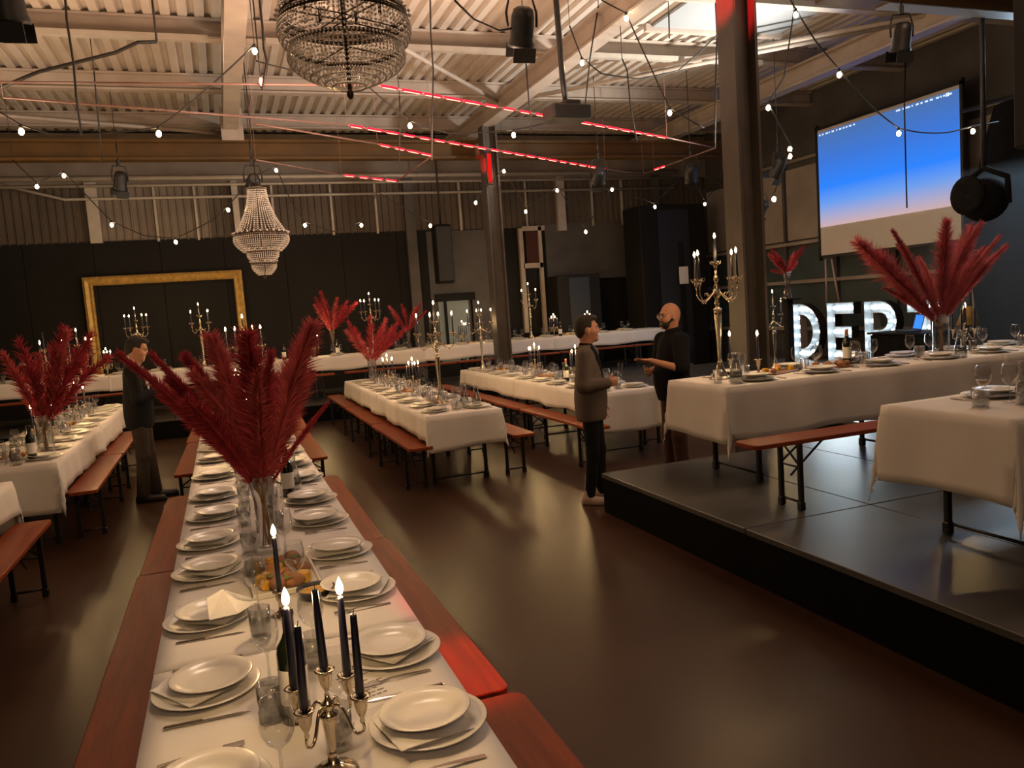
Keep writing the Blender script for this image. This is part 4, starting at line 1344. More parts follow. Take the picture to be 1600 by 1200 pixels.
# ---------------------------------------------------------------- pampas grass in vases
def plume_proto(seed, nst, L=.75, bend=.10, wide=1.0, m=None, t0=.13):
    r_ = random.Random(seed)
    ax = lambda t: Vector((bend * t * t, 0, L * t))
    mb = MB()
    vs, fs = [], []
    for k in range(nst):
        t = t0 + (1.0 - t0) * (r_.random() ** .9)
        f = (t - t0) / (1 - t0)
        p = ax(t)
        ta = (ax(min(1, t + .02)) - ax(t - .02)).normalized()
        phi = r_.uniform(0, 2 * PI)
        e1 = ta.cross(Vector((0, 1, 0))).normalized()
        e2 = ta.cross(e1)
        rad = e1 * math.cos(phi) + e2 * math.sin(phi)
        env = (.30 + .70 * math.sin(min(1, f * 1.2 + .12) * PI * .62)) * (1 - .55 * max(0, f - .55) / .45)
        ln = r_.uniform(.085, .15) * env * wide
        th = r_.uniform(.28, .62) * wide
        d = (ta * math.cos(th) + rad * math.sin(th)).normalized()
        side = d.cross(rad)
        if side.length < 1e-4: side = e2
        side.normalize()
        side = (side * math.cos(1.3 * phi) + d.cross(side) * math.sin(1.3 * phi)).normalized()
        w = r_.uniform(.0012, .0026) * (1 if nst > 600 else 2.2)
        q1 = p + d * ln * .5
        q2 = p + d * ln + rad * ln * .14 - Vector((0, 0, 1)) * ln * .10
        b = len(vs)
        vs += [p - side * w * .6, p + side * w * .6, q1 + side * w, q1 - side * w, q2]
        fs += [(b, b + 1, b + 2, b + 3), (b + 3, b + 2, b + 4)]
    mb.add(vs, fs)
    plume = mb.mesh('plume', m or M['pampas'])
    st = MB().tube([Vector((0, 0, -.01)), ax(.05), ax(.2), ax(.4), ax(.7), ax(.97)], [.003, .003, .003, .0026, .002, .001], 5).mesh('stalk', M['stalk'])
    return (plume, [('stalk', st)])


PL_HI = [plume_proto(k, 2300, bend=.05 + .05 * k, wide=(1.05, 1.2, .9, 1.1)[k], m=M['pampas'] if k % 3 else M['pampas2']) for k in range(4)]
PL_HAZED = [plume_proto(40 + k, 2000, bend=.06 + .05 * k, wide=(1.05, .65, 1.1, .95)[k], m=M['pampas3']) for k in range(4)]
PL_SLIM = plume_proto(31, 1900, bend=.10, wide=.62, m=M['pampas'])
PL_LO = [plume_proto(10 + k, 340, bend=.06 + .05 * k, wide=1.15, m=M['pampas'] if k else M['pampas2']) for k in range(3)]


def vase_proto(h, r0, r1, rm, n=24):
    v = MB().lathe([(.0001, .001), (r0 * .9, 0), (r0, .006), (r0 * .96, h * .1), (rm, h * .4), (rm * 1.05, h * .65), (r1 * .92, h * .92), (r1, h), (r1 - .003, h), (rm * 1.05 - .004, h * .65), (rm - .004, h * .4), (r0 * .9, h * .08), (.0001, h * .07)], n, cap0=False, cap1=False).mesh('flower_vase', M['glass'])
    return v


VASE = vase_proto(.36, .055, .062, .040)
VASE_W = vase_proto(.36, .075, .07, .066)


def bouquet(label, where, x, y, z, tips, hi, vase=VASE, mouth=.24, seed=0, slim=(), hazed=False):
    r_ = random.Random(seed)
    thing('flower_vase', label, 'vase', (x, y, z), 0, None, vase)
    for k, t in enumerate(tips):
        tip = Vector(t)
        c = Vector((x + r_.uniform(-.012, .012), y + r_.uniform(-.012, .012), z + mouth))
        d = tip - c
        pr = (PL_HI if hi else PL_LO)[k % (4 if hi else 3)]
        if hi and k in slim: pr = PL_SLIM
        if hazed: pr = PL_HAZED[1 if k in slim else (k * 3) % 4]
        o = spawn(pr, 'pampas_plume', 'red pampas plume, %s in the %s' % (nth(k), where), 'pampas', c, 0, 'plumes in the ' + where)
        s = d.length / .80
        # long axis along d, the bend hanging outwards
        zax = d.normalized()
        outw = Vector((d.x, d.y, 0))
        outw = outw.normalized() if outw.length > .03 else Vector((r_.uniform(-1, 1), r_.uniform(-1, 1), 0)).normalized()
        yax = zax.cross(outw).normalized() if abs(zax.dot(outw)) < .999 else Vector((0, 1, 0))
        xax = yax.cross(zax).normalized()
        o.rotation_euler = Matrix((xax, yax, zax)).transposed().to_euler()
        kx = min(1.3, max(.6, r_.uniform(.8, 1.1)))
        o.scale = (s * kx, s * kx, s)
        foot = Vector((x + r_.uniform(-.022, .022), y + r_.uniform(-.022, .022), z + .035))
        mid = foot.lerp(c, .6) + Vector((r_.uniform(-.006, .006), r_.uniform(-.006, .006), 0))
        inv = (Matrix.Translation(c) @ o.rotation_euler.to_matrix().to_4x4() @ Matrix.Diagonal((s * kx, s * kx, s, 1))).inverted()
        MB().tube([inv @ q for q in (foot, mid, c)], .0030, 5).obj('lower_stalk', M['stalk'], o)


def tips_px(lst, Y, dY=.12, seed=0):
    r_ = random.Random(seed)
    return [tuple(at(px, py, Y=Y + r_.uniform(-dY, dY))) for (px, py) in lst]


bouquet('trumpet glass vase of pampas on the foreground table', 'near vase on the foreground table', .10, 3.76, ZT,
        tips_px([(216, 512), (266, 522), (282, 590), (322, 552), (346, 508), (384, 500), (405, 530), (432, 505), (470, 488), (310, 600), (455, 560), (362, 560), (420, 575), (498, 612), (338, 530), (395, 560), (330, 640), (448, 620), (300, 560)], 3.76, .16, 3), True, VASE, .24, 5, (0, 1, 3, 13))
bouquet('glass vase of pampas on the left floor table', 'left floor table vase', at(70, 680, Y=8.25).x, 8.25, ZT,
        tips_px([(10, 540), (40, 520), (68, 500), (95, 505), (122, 505), (140, 535), (25, 570), (80, 540), (110, 545), (55, 545)], 8.25, .14, 4), False, VASE_W, .2, 6)
bouquet('glass vase of pampas at the far end of the middle floor table', 'middle floor table vase', 2.18, 12.6, ZT,
        tips_px([(543, 510), (552, 495), (575, 488), (600, 492), (613, 495), (625, 500), (560, 520), (590, 505)], 12.6, .14, 5), False, VASE_W, .25, 7)
bouquet('tall glass vase of dark pampas on the raised back row', 'dark back row vase near the gilt frame', 2.0, 15.75, PZ + ZT + .1,
        tips_px([(493, 472), (500, 460), (512, 452), (522, 462), (535, 465), (546, 463), (505, 480)], 15.75, .1, 6), False, VASE, .3, 8)
bouquet('tall glass vase of pampas on the raised back row behind candles', 'dark back row vase near the steel post', 3.5, 15.75, PZ + ZT,
        tips_px([(609, 474), (617, 488), (632, 472), (645, 478), (652, 468), (660, 480)], 15.75, .1, 7), False, VASE, .3, 9)
bouquet('clear vase of pampas on the stage before the lit letters', 'big stage table vase', 5.95, 5.30, SZ + ZT,
        tips_px([(1342, 356), (1365, 378), (1405, 336), (1420, 365), (1475, 335), (1490, 340), (1505, 330), (1548, 350), (1562, 356), (1440, 400), (1520, 372), (1385, 430), (1400, 420), (1455, 390)], 5.30, .16, 8), True, VASE_W, .24, 10, (1, 2, 7, 8), True)
# pampas on a slim pedestal behind the stage table
px_ = at(1231, 466, Y=9.0)
pd = thing('flower_pedestal', 'slim black pedestal carrying a pampas vase in front of the dark windows', 'pedestal', (px_.x, px_.y, SZ))
px_.z -= SZ
MB().box((0, 0, (px_.z - .02) / 2), (.10, .10, px_.z - .02), None, .01).obj('post', M['black'], pd)
MB().box((0, 0, px_.z - .012), (.24, .24, .024), None, .004).obj('top', M['black'], pd)
MB().box((0, 0, .015), (.34, .34, .03), None, .006).obj('base', M['black'], pd)
bouquet('glass vase of pampas raised on the slim pedestal', 'pedestal vase', px_.x, px_.y, px_.z + SZ,
        tips_px([(1202, 392), (1210, 385), (1222, 395), (1240, 390), (1250, 380), (1206, 415), (1246, 405)], 9.0, .1, 9), False, VASE, .3, 11)
# floor standing candelabra beside it
p_ = at(1209, 512, Y=9.6)
fs = thing('candelabra_stand', 'thin black floor stand holding a silver candelabra by the steel column', 'stand', (p_.x, p_.y, SZ))
MB().tube([(0, 0, 0), (0, 0, p_.z - .62 - SZ)], .016, 8).obj('pole', M['black'], fs)
MB().lathe([(.18, 0), (.18, .015), (.03, .03)], 20).obj('base', M['black'], fs)
MB().lathe([(.11, p_.z - .632 - SZ), (.11, p_.z - .62 - SZ)], 20).obj('top', M['black'], fs)
tall_candelabra('tall silver candelabra on a stand beside the steel column', 'candelabra on the floor stand', p_.x, p_.y, p_.z - .62, R(20))

# ---------------------------------------------------------------- lit letters D E P T
LW, LH, LD, ST = .74, 1.10, .17, .20
def arc(cx, cy, rx, ry, a0, a1, n):
    return [(cx + rx * math.cos(math.radians(a0 + (a1 - a0) * i / n)), cy + ry * math.sin(math.radians(a0 + (a1 - a0) * i / n))) for i in range(n + 1)]


LETTERS = {
    'D': ([[(0, 0)] + arc(.20, .55, .56, .55, -90, 90, 14) + [(0, LH)]], [[(ST, ST), (ST, LH - ST)] + arc(.24, .55, .33, .35, 90, -90, 12)],
          [(.10, z) for z in (.10, .28, .46, .64, .82, 1.0)] + [(.28, 1.0), (.28, .10), (.45, .95), (.45, .15), (.60, .80), (.60, .30), (.66, .55)]),
    'E': ([[(0, 0), (.68, 0), (.68, ST), (ST, ST), (ST, .45), (.62, .45), (.62, .65), (ST, .65), (ST, LH - ST), (.68, LH - ST), (.68, LH), (0, LH)]], [],
          [(.10, z) for z in (.10, .28, .55, .78, 1.0)] + [(.27, 1.0), (.43, 1.0), (.59, 1.0), (.27, .55), (.40, .55), (.53, .55), (.27, .10), (.43, .10), (.59, .10)]),
    'P': ([[(0, 0), (ST, 0), (ST, .40)] + arc(.36, .75, .36, .35, -90, 90, 14) + [(0, LH)]], [[(ST, .40 + .19), (ST, LH - .19)] + arc(.36, .75, .18, .16, 90, -90, 10)],
          [(.10, z) for z in (.10, .30, .50, .75, 1.0)] + [(.27, 1.0), (.43, .99), (.57, .90), (.62, .74), (.56, .57), (.43, .50), (.27, .50)]),
    'T': ([[(.26, 0), (.46, 0), (.46, LH - ST), (.72, LH - ST), (.72, LH), (0, LH), (0, LH - ST), (.26, LH - ST)]], [],
          [(.08, 1.0), (.22, 1.0), (.36, 1.0), (.50, 1.0), (.64, 1.0)] + [(.36, z) for z in (.10, .28, .46, .64, .82)]),
}
BULB_D = MB().ball((0, 0, 0), (.036, .036, .036), 10, 6).mesh('bulb', M['dept'])
XL = 11.0


def letter(ch, ystart, nxt):
    outs, holes, bulbs = LETTERS[ch]
    o = thing('marquee_letter', 'giant light bulb letter %s standing %s' % (ch, nxt), 'letter', (XL, ystart, SZ))
    # local frame: letter x runs towards -y, face looks to -x
    P3 = lambda p, d: (d, -p[0], p[1])
    loops = outs + holes
    tri = tessellate_polygon([[Vector((p[0], p[1], 0)) for p in l] for l in loops])
    flat = [p for l in loops for p in l]
    mb = MB()
    mb.add([P3(p, LD - .02) for p in flat], [tuple(t) for t in tri])
    mb.add([P3(p, LD) for p in flat], [tuple(reversed(t)) for t in tri])
    mb.obj('back_panel', M['letter'], o)
    rim, shell = MB(), MB()
    for li, l in enumerate(loops):
        n = len(l)
        cx = sum(p[0] for p in l) / n; cy = sum(p[1] for p in l) / n
        A = sum(l[i][0] * l[(i + 1) % n][1] - l[(i + 1) % n][0] * l[i][1] for i in range(n))
        off = []
        for i in range(n):
            a, b, c = Vector(l[i - 1]), Vector(l[i]), Vector(l[(i + 1) % n])
            d1 = (b - a).normalized() if (b - a).length > 1e-6 else Vector((1, 0)); d2 = (c - b).normalized() if (c - b).length > 1e-6 else d1
            nrm = Vector((d1.y + d2.y, -(d1.x + d2.x)))
            nrm = nrm.normalized() if nrm.length > 1e-6 else Vector((d1.y, -d1.x))
            off.append(b + nrm * .014 * (1 if A > 0 else -1) * (1 if li < len(outs) else -1))
        vs = []
        for i in range(n):
            vs += [P3(l[i], 0), P3(l[i], LD), P3(off[i], LD), P3(off[i], 0)]
        fs = []
        for i in range(n):
            j = (i + 1) % n
            for q in (0, 1, 3):
                fs.append((4 * i + q, 4 * i + (q + 1) % 4, 4 * j + (q + 1) % 4, 4 * j + q))
        rim.add(vs, fs)
        if li < len(outs):
            shell.add(vs, [(4 * i + 2, 4 * i + 3, 4 * ((i + 1) % n) + 3, 4 * ((i + 1) % n) + 2) for i in range(n)])
        else:
            rim.add(vs, [(4 * i + 2, 4 * i + 3, 4 * ((i + 1) % n) + 3, 4 * ((i + 1) % n) + 2) for i in range(n)])
    rim.obj('rim', M['letter'], o)
    shell.obj('outer_shell', M['gear'], o)
    for b in bulbs:
        link('bulb', BULB_D, o, P3(b, LD - .07))
    return o


yD = at(1240, 520, X=XL).y
letter('D', yD, 'first of the word, left of the letter E')
letter('E', yD - .98, 'second of the word, between D and P')
letter('P', yD - 1.93, 'third of the word, behind the wine bottle')
letter('T', yD - 2.90, 'last of the word, partly behind the pampas')

# ---------------------------------------------------------------- chandeliers
def strand(mb, a, b, n, r, sag=0.0, octa=True):
    a, b = Vector(a), Vector(b)
    for i in range(n):
        t = (i + .5) / n
        p = a.lerp(b, t)
        p.z -= sag * 4 * t * (1 - t)
        mb.octa(p, r, r * 1.15)


def ring_mesh(r, z, w=.012):
    return MB().lathe([(r - w * .4, z - w), (r + w * .4, z - w), (r + w * .5, z + w), (r - w * .4, z + w), (r - w * .4, z - w)], 40, cap0=False, cap1=False)


def chandelier(label, x, y, tiers, crown, ceiling_z, ns, br):
    """tiers: (r_top, z_top, r_bottom, z_bottom, bulge); crown: (r, z, r, z)"""
    o = thing('chandelier', label, 'chandelier', (x, y, 0))
    MB().tube([(0, 0, crown[1]), (0, 0, ceiling_z)], .008, 6).obj('chain', M['bronze'], o)
    met = MB()
    met.tube([(0, 0, tiers[-1][3] - .03), (0, 0, crown[1])], .014, 8)
    for (r, z) in [(crown[0], crown[1]), (crown[2], crown[3])] + [(t[0], t[1]) for t in tiers]:
        rm = ring_mesh(r, z)
        met.add(rm.v, rm.f, True)
        for k in range(4):
            a = k * PI / 2 + .4
            met.tube([(0, 0, z + .01), (r * math.cos(a), r * math.sin(a), z)], .005, 5)
    met.obj('metal_frame', M['bronze'], o)
    mb = MB()                                   # curtain of strands from the crown to the big ring
    for k in range(ns):
        a = 2 * PI * k / ns
        n_ = 22
        for i in range(n_):
            t = i / (n_ - 1)
            r = crown[0] + (crown[2] - crown[0]) * (t ** 1.9)
            mb.octa((r * math.cos(a), r * math.sin(a), crown[1] + (crown[3] - crown[1]) * t), br, br * 1.3)
    s = mb.obj('upper_strands', M['crystal'], o); s['kind'] = 'stuff'
    for ti, (r0, z0, r1, z1, bl) in enumerate(tiers):
        mb = MB()
        nn = max(24, int(2 * PI * r0 / (br * 2.9)))
        rows = max(6, int((math.hypot(r0 - r1, z0 - z1) + .02) / (br * 2.7)))
        for k in range(nn):
            a = 2 * PI * k / nn
            for i in range(rows):
                t = i / (rows - 1)
                r = r0 + (r1 - r0) * t + bl * math.sin(PI * t)
                mb.octa((r * math.cos(a), r * math.sin(a), z0 + (z1 - z0) * t), br * .95, br * 1.2)
        s = mb.obj('basket_tier', M['crystal'], o); s['kind'] = 'stuff'
        mb = MB()
        for k in range(max(12, nn // 3)):
            a = 2 * PI * k / max(12, nn // 3)
            mb.octa(((r0 + .012) * math.cos(a), (r0 + .012) * math.sin(a), z0 + .035), br * 1.7, br * 1.7)
        s = mb.obj('ring_balls', M['crystal'], o); s['kind'] = 'stuff'
    for k in range(6):
        a = k * PI / 3
        MB().tube([(crown[2] * .6 * math.cos(a), crown[2] * .6 * math.sin(a), crown[3] + .02), (crown[2] * .6 * math.cos(a), crown[2] * .6 * math.sin(a), crown[3] + .10)], .011, 8).obj('socket', M['bronze'], o)
    MB().ball((0, 0, tiers[-1][3] - .045), (.022, .022, .032), 10, 6).obj('finial', M['bronze'], o)
    return o


p1 = at(538, 40, Y=5.0)
chandelier('large crystal basket chandelier hanging nearest, cut by the top of the picture', p1.x, 5.0, [(.385, p1.z + .02, .33, p1.z - .16, .035), (.33, p1.z - .13, .10, p1.z - .36, .11)], (.30, p1.z + .62, .375, p1.z + .06), ZR + .02, 56, .0088)
p2 = at(408, 368, Y=12.0)
chandelier('smaller tiered crystal chandelier hanging further back over the floor tables', p2.x, 12.0, [(.375, p2.z, .27, p2.z - .22, .05), (.215, p2.z - .23, .14, p2.z - .38, .035), (.175, p2.z - .40, .095, p2.z - .55, .025)], (.13, p2.z + .66, .36, p2.z + .03), ZR + .02, 40, .0098)

# ---------------------------------------------------------------- red LED rope zigzag under the roof
ZL = 4.30
LED_LEVEL = [0]
LED_S = MB().box((0, 0, 0), (1, .010, .014)).mesh('led_segment', M['ledhot'])
LED_G = MB().box((0, 0, 0), (1, .024, .024)).mesh('led_sleeve', M['led'])


def led(label, lines):
    o = thing('led_rope', label, 'light rope', (0, 0, 0))
    rope = MB()
    zl = ZL - .06 * LED_LEVEL[0]
    LED_LEVEL[0] += 1
    for (a, b, lit) in lines:
        A, B = at(*a, z=zl), at(*b, z=zl)
        for q in (A,):
            rope.tube([q, Vector((q.x, q.y, ZR + .02))], .003, 4)
        rope.tube([A, B], .012, 5)
        if not lit: continue
        L = (B - A).length
        n = max(2, int(L / .30))
        d = (B - A) / n
        ry = math.atan2(d.y, d.x)
        for i in range(n):
            c = A + d * (i + .5)
            w = d.length * rnd.uniform(.6, .92)
            k = link('led_segment', LED_G, o, c, (0, 0, ry)); k.scale = (w, 1, 1)
            k2 = link('led_core', LED_S, k, (0, 0, -.010)); k2.scale = (.8, 1, 1)
    rope.obj('rope', M['ledoff'], o)
    return o


led('red light rope running longest under the roof toward the projector', [((590, 133), (1042, 215), True), ((0, 128), (590, 133), False), ((1042, 215), (1118, 231), False)])
led('red light rope in the middle, below the longest one', [((542, 195), (946, 264), True), ((5, 152), (542, 195), False), ((946, 264), (1005, 272), False), ((1005, 272), (1118, 231), False), ((1022, 265), (1040, 259), True)])
led('short red light rope with a sharp bend above the floor tables', [((590, 225), (676, 243), True), ((676, 243), (621, 283), False), ((534, 273), (621, 283), True), ((398, 193), (590, 225), False), ((400, 250), (534, 273), False)])

# ---------------------------------------------------------------- festoon strings
BULB = MB().ball((0, 0, -.045), (.026, .026, .034), 8, 6).mesh('bulb', M['bulb'])
SOCK = MB().lathe([(.011, -.016), (.017, -.012), (.017, .02), (.008, .03), (.0001, .03)], 8, cap1=False).mesh('socket', M['cable'])


def festoon(label, pts, Y, bulbs):
    """pts: photo points along the cable (bulb points marked by index)"""
    o = thing('festoon_string', label, 'string lights', (0, 0, 0))
    W3 = [at(x, y, Y=Y if not isinstance(Y, (list, tuple)) else Y[i]) for i, (x, y) in enumerate(pts)]
    path = []
    for i in range(len(W3) - 1):
        a, b = W3[i], W3[i + 1]
        L = (b - a).length
        for k in range(5):
            t = k / 5
            p = a.lerp(b, t); p.z -= .05 * L * 4 * t * (1 - t) * .25
            path.append(p)
    path.append(W3[-1])
    cb = MB().tube(path, .009, 5)
    top = max(W3, key=lambda q: q.z)
    cb.tube([top, Vector((top.x, top.y, ZR + .02))], .004, 4)
    cb.obj('cable', M['cable'], o)
    for i in bulbs:
        k = link('socket', SOCK, o, W3[i] - Vector((0, 0, .02)))
        link('bulb', BULB, k, (0, 0, 0))
    return o


festoon('festoon string with bulbs across the top left roof', [(0, 175), (32, 195), (75, 208), (140, 209), (247, 199), (310, 150), (397, 70)], 9.0, [1, 4, 6])
festoon('festoon string sagging from the big chandelier to the steel column', [(400, 95), (470, 112), (575, 135), (640, 188), (700, 208), (802, 203), (860, 190)], 9.5, [3, 5])
festoon('festoon string low along the far wall over the gilt frame', [(20, 250), (57, 285), (99, 268), (130, 300), (174, 345), (225, 368), (274, 372), (330, 345), (356, 322), (395, 275), (431, 260), (455, 315), (476, 346), (520, 362), (564, 346), (590, 300), (640, 330), (672, 347)], 14.2, [1, 2, 4, 6, 8, 10, 12, 14, 17])
festoon('festoon string over the right of the far wall', [(743, 311), (787, 262), (821, 325), (870, 292), (915, 357), (956, 291), (1023, 318), (1076, 262), (1101, 314), (1130, 280)], 13.8, [0, 1, 2, 3, 4, 5, 6, 7, 8])
festoon('festoon string with three bulbs straight across the rafters', [(890, 40), (909, 90), (940, 115), (1000, 123), (1060, 110), (1120, 55)], 9.2, [1])
festoon('festoon string running down steeply toward the steel column', [(940, 0), (978, 20), (1012, 95), (1046, 168), (1100, 200)], 8.6, [1, 3])
festoon('festoon string from the roof past the screen corner', [(1235, 0), (1243, 14), (1275, 65), (1311, 108), (1345, 150), (1368, 172), (1404, 200), (1440, 207), (1480, 207), (1520, 197), (1560, 190)], 7.6, [1, 3, 6, 9])
festoon('short festoon drop between steel column and screen', [(1240, 20), (1225, 120), (1200, 160), (1234, 225), (1234, 236), (1209, 303)], 8.3, [2, 3, 4, 5])

# ---------------------------------------------------------------- theatre lamps
def lamp_proto():
    body = MB().lathe([(.05, .16), (.085, .14), (.10, .08), (.105, -.10), (.118, -.13), (.118, -.16), (.10, -.16)], 18, cap1=False).mesh('lamp_body', M['gear'])
    lens = MB().lathe([(.0001, -.125), (.06, -.132), (.10, -.15)], 18, cap0=False, cap1=False).mesh('lens', M['glassthick'])
    yoke = MB().tube([(-.13, 0, 0), (-.135, 0, .12), (-.10, 0, .25), (.10, 0, .25), (.135, 0, .12), (.13, 0, 0)], .012, 6).box((0, 0, .30), (.05, .05, .11), None, .008).tube([(0, 0, .35), (0, 0, .62)], .012, 6).mesh('yoke', M['gear'])
    flap = MB().box((0, .13, -.21), (.2, .006, .12)).mesh('barn_door', M['gear'])
    flap2 = MB().box((0, -.13, -.21), (.2, .006, .12)).mesh('barn_door', M['gear'])
    return (None, [('lamp_body', body), ('lens', lens), ('yoke', yoke), ('barn_door', flap), ('barn_door', flap2)])


LAMP = lamp_proto()
for (px, py, Y, s, lab, tilt) in (
        (816, 42, 6.6, 1.0, 'black theatre lamp hung under the roof left of the tall steel column', .5),
        (1409, 58, 6.2, .85, 'black theatre lamp hung in front of the screen top', .3),
        (1216, 262, 10.5, .9, 'black theatre lamp on the wall side of the tall steel column', .7),
        (188, 283, 14.4, .95, 'black theatre lamp above the gilt frame wall', .4),
        (936, 274, 13.0, 1.1, 'theatre lamp with visible lens below the crane beam', 1.1),
        (1080, 270, 12.6, 1.1, 'small theatre lamp near the corner cladding', .9),
        (1190, 325, 10.2, .8, 'clamp lamp low on the tall steel column', .9),
        (8, -6, 6.5, 1.1, 'large black theatre lamp cut by the top left corner', .3)):
    p = at(px, py, Y=Y)
    o = spawn(LAMP, 'theatre_lamp', lab, 'stage lamp', p, rnd.uniform(-.6, .6), 'theatre lamps under the roof')
    o.scale = (s, s, s)
    for ch in o.children:
        if ch.name.startswith('yoke'): continue
        ch.rotation_euler = (tilt, 0, 0)
    zt_ = min(ZR - .3, p.z + 3)
    MB().tube([(0, 0, .6), (.0, 0, (ZR + .03 - p.z) / s)], .006, 5).obj('drop_wire', M['cable'], o)
# magenta lamp above the second chandelier
p = at(396, 285, Y=13.0)
o = spawn(LAMP, 'theatre_lamp', 'theatre lamp glowing magenta above the smaller chandelier', 'stage lamp', p, 0, 'theatre lamps under the roof')
MB().lathe([(.0001, -.14), (.085, -.145)], 14, cap0=False, cap1=False).obj('lit_lens', glow('magenta_lens', (1.0, .04, .25), 3.0), o).rotation_euler = (1.3, 0, 0)
for ch in o.children:
    if not ch.name.startswith(('yoke', 'lit')): ch.rotation_euler = (1.3, 0, 0)
MB().tube([(0, 0, .6), (0, 0, ZR + .03 - p.z)], .006, 5).obj('drop_wire', M['cable'], o)
# red indicator lamps of the wall fixtures
p = at(408, 129, Y=8.8)
o = thing('red_marker_lamp', 'small red lamp on the roof girder beside the big chandelier', 'lamp', p)
MB().box((0, 0, 0), (.03, .05, .10), None, .008).obj('housing', M['gear'], o)
MB().ball((0, -.03, 0), (.022, .02, .045), 8, 6).obj('lens', M['ledhot'], o)
MB().tube([(0, 0, .05), (0, 0, ZR - .58 - p.z)], .008, 5).obj('drop_wire', M['cable'], o)

# glowing strip standing in for red light cast on the far column
for (px0, py0, px1, py1, X, Y, lab) in ((1130, 0, 1158, 40, 4.86, None, 'glowing red strip standing in for light cast high on the tall steel column'), (748, 240, 760, 286, None, 14.1, 'glowing red strip standing in for light cast on the far steel column')):
    a = at(px0, py0, X=X, Y=Y) if X else at(px0, py0, Y=Y)
    b = at(px1, py1, X=X, Y=Y) if X else at(px1, py1, Y=Y)
    if X:
        continue
        o = thing('red_glow_strip', lab, 'lamp', (X, 6.78, 0))
        MB().box((0, 0, 4.75), (.03, .24, 1.0), None, .006).obj('housing', M['gear'], o)
        MB().box((-.017, 0, 4.75), (.012, .10, .94)).obj('lit_tube', glow('red_strip', (1.0, .012, .012), 1.1), o)
    else:
        o = thing('red_glow_strip', lab, 'lamp', (4.97, 14.11, 0))
        MB().box((-.06, -.01, (a.z + b.z) / 2), (.12, .03, a.z - b.z + .06), None, .006).obj('housing', M['gear'], o)
        MB().box((-.06, -.03, (a.z + b.z) / 2), (.07, .012, a.z - b.z)).obj('lit_tube', glow('red_strip_far', (1.0, .012, .012), .9), o)

# projector on its pole
p = at(886, 178, Y=8.9)
o = thing('projector', 'black projector hanging on a pole below the rafters', 'projector', p)
MB().box((0, 0, 0), (.50, .36, .17), None, .02).obj('body', M['gear'], o)
MB().lathe([(.045, 0), (.05, .03), (.045, .07), (.03, .07), (.03, .02), (.0001, .02)], 16, (0, 0, 0), cap1=False).obj('lens', M['gear'], o).matrix_local = Matrix.Translation((.25, .05, 0)) @ Matrix.Rotation(PI / 2, 4, 'Y')
MB().tube([(0, 0, .08), (-.03, 0, .4), (-.06, 0, ZR + .02 - p.z)], .035, 8).obj('pole', M['gear'], o)
MB().box((.02, -.05, .11), (.2, .2, .05), None, .008).obj('bracket', M['gear'], o)

# loose cables hanging from the roof
def hang(label, pts, Y, r=.010):
    o = thing('hanging_cable', label, 'cable', (0, 0, 0))
    W3 = [at(x, y, Y=Y) for x, y in pts]
    top = max(W3, key=lambda q: q.z)
    mb = MB().tube(W3, r, 5)
    if top.z < ZR: mb.tube([top, Vector((top.x, top.y, ZR + .02))], r * .6, 5)
    mb.obj('cable', M['cable'], o)
    return o


hang('black cable hanging left of the festoon from the roof', [(100, -30), (104, 30), (115, 100), (119, 150), (127, 210)], 8.8, .012)
hang('thin cable hanging beside the long one in the top left', [(147, 112), (150, 150), (155, 200), (160, 255)], 11.2)
hang('cable rising diagonally along the roof brace in the top left', [(0, 137), (60, 112), (180, 82), (215, 66), (245, 65)], 9.4, .02)
hang('cable beside the big chandelier on the roof girder', [(402, -30), (410, 40), (412, 75), (417, 95), (410, 140)], 8.2, .012)
hang('black cable hanging right of the big chandelier', [(672, -30), (673, 50), (677, 110), (676, 165), (675, 250)], 8.8)
hang('black cable hanging below the red light rope', [(624, 150), (625, 180), (624, 252)], 9.8)
hang('cable looping under the rafters left of the projector', [(710, 0), (740, 30), (780, 48), (812, 42)], 6.6)
hang('cable hanging left of the projector pole', [(822, 100), (825, 140), (830, 205)], 9.4)
hang('cable dropping right of the projector', [(935, 10), (922, 90), (918, 130), (914, 170)], 9.4)
hang('cable dropping between projector and steel column', [(972, 92), (980, 110), (985, 165), (995, 222)], 9.0)
hang('cable hanging beside the tall steel column', [(1120, 60), (1118, 140), (1117, 230)], 8.8)
hang('long thin cord hanging near the steel column top', [(1045, 20), (1046, 60)], 9.2)

# dark loudspeakers and drapes
def boxspeaker(label, px0, py0, px1, py1, Y, dep, up=True):
    a, b = at(px0, py0, Y=Y), at(px1, py1, Y=Y)
    c = ((a.x + b.x) / 2, Y, (a.z + b.z) / 2)
    w, h = abs(b.x - a.x), abs(a.z - b.z)
    o = thing('loudspeaker', label, 'speaker', c)
    MB().box((0, 0, 0), (w, dep, h), None, .02).obj('cabinet', M['black'], o)
    MB().box((0, -dep / 2 - .006, 0), (w * .9, .012, h * .92), None, .004).obj('grille', M['gear'], o)
    if up: MB().tube([(0, 0, h / 2), (0, 0, ZR + .02 - c[2])], .02, 6).obj('hanger', M['cable'], o)
    return o


boxspeaker('black loudspeaker panel hanging in front of the grey back wall boards', 676, 352, 708, 442, 16.6, .35)
boxspeaker('black loudspeaker hanging at the right picture edge', 1606, -60, 1660, 228, 5.0, .3)

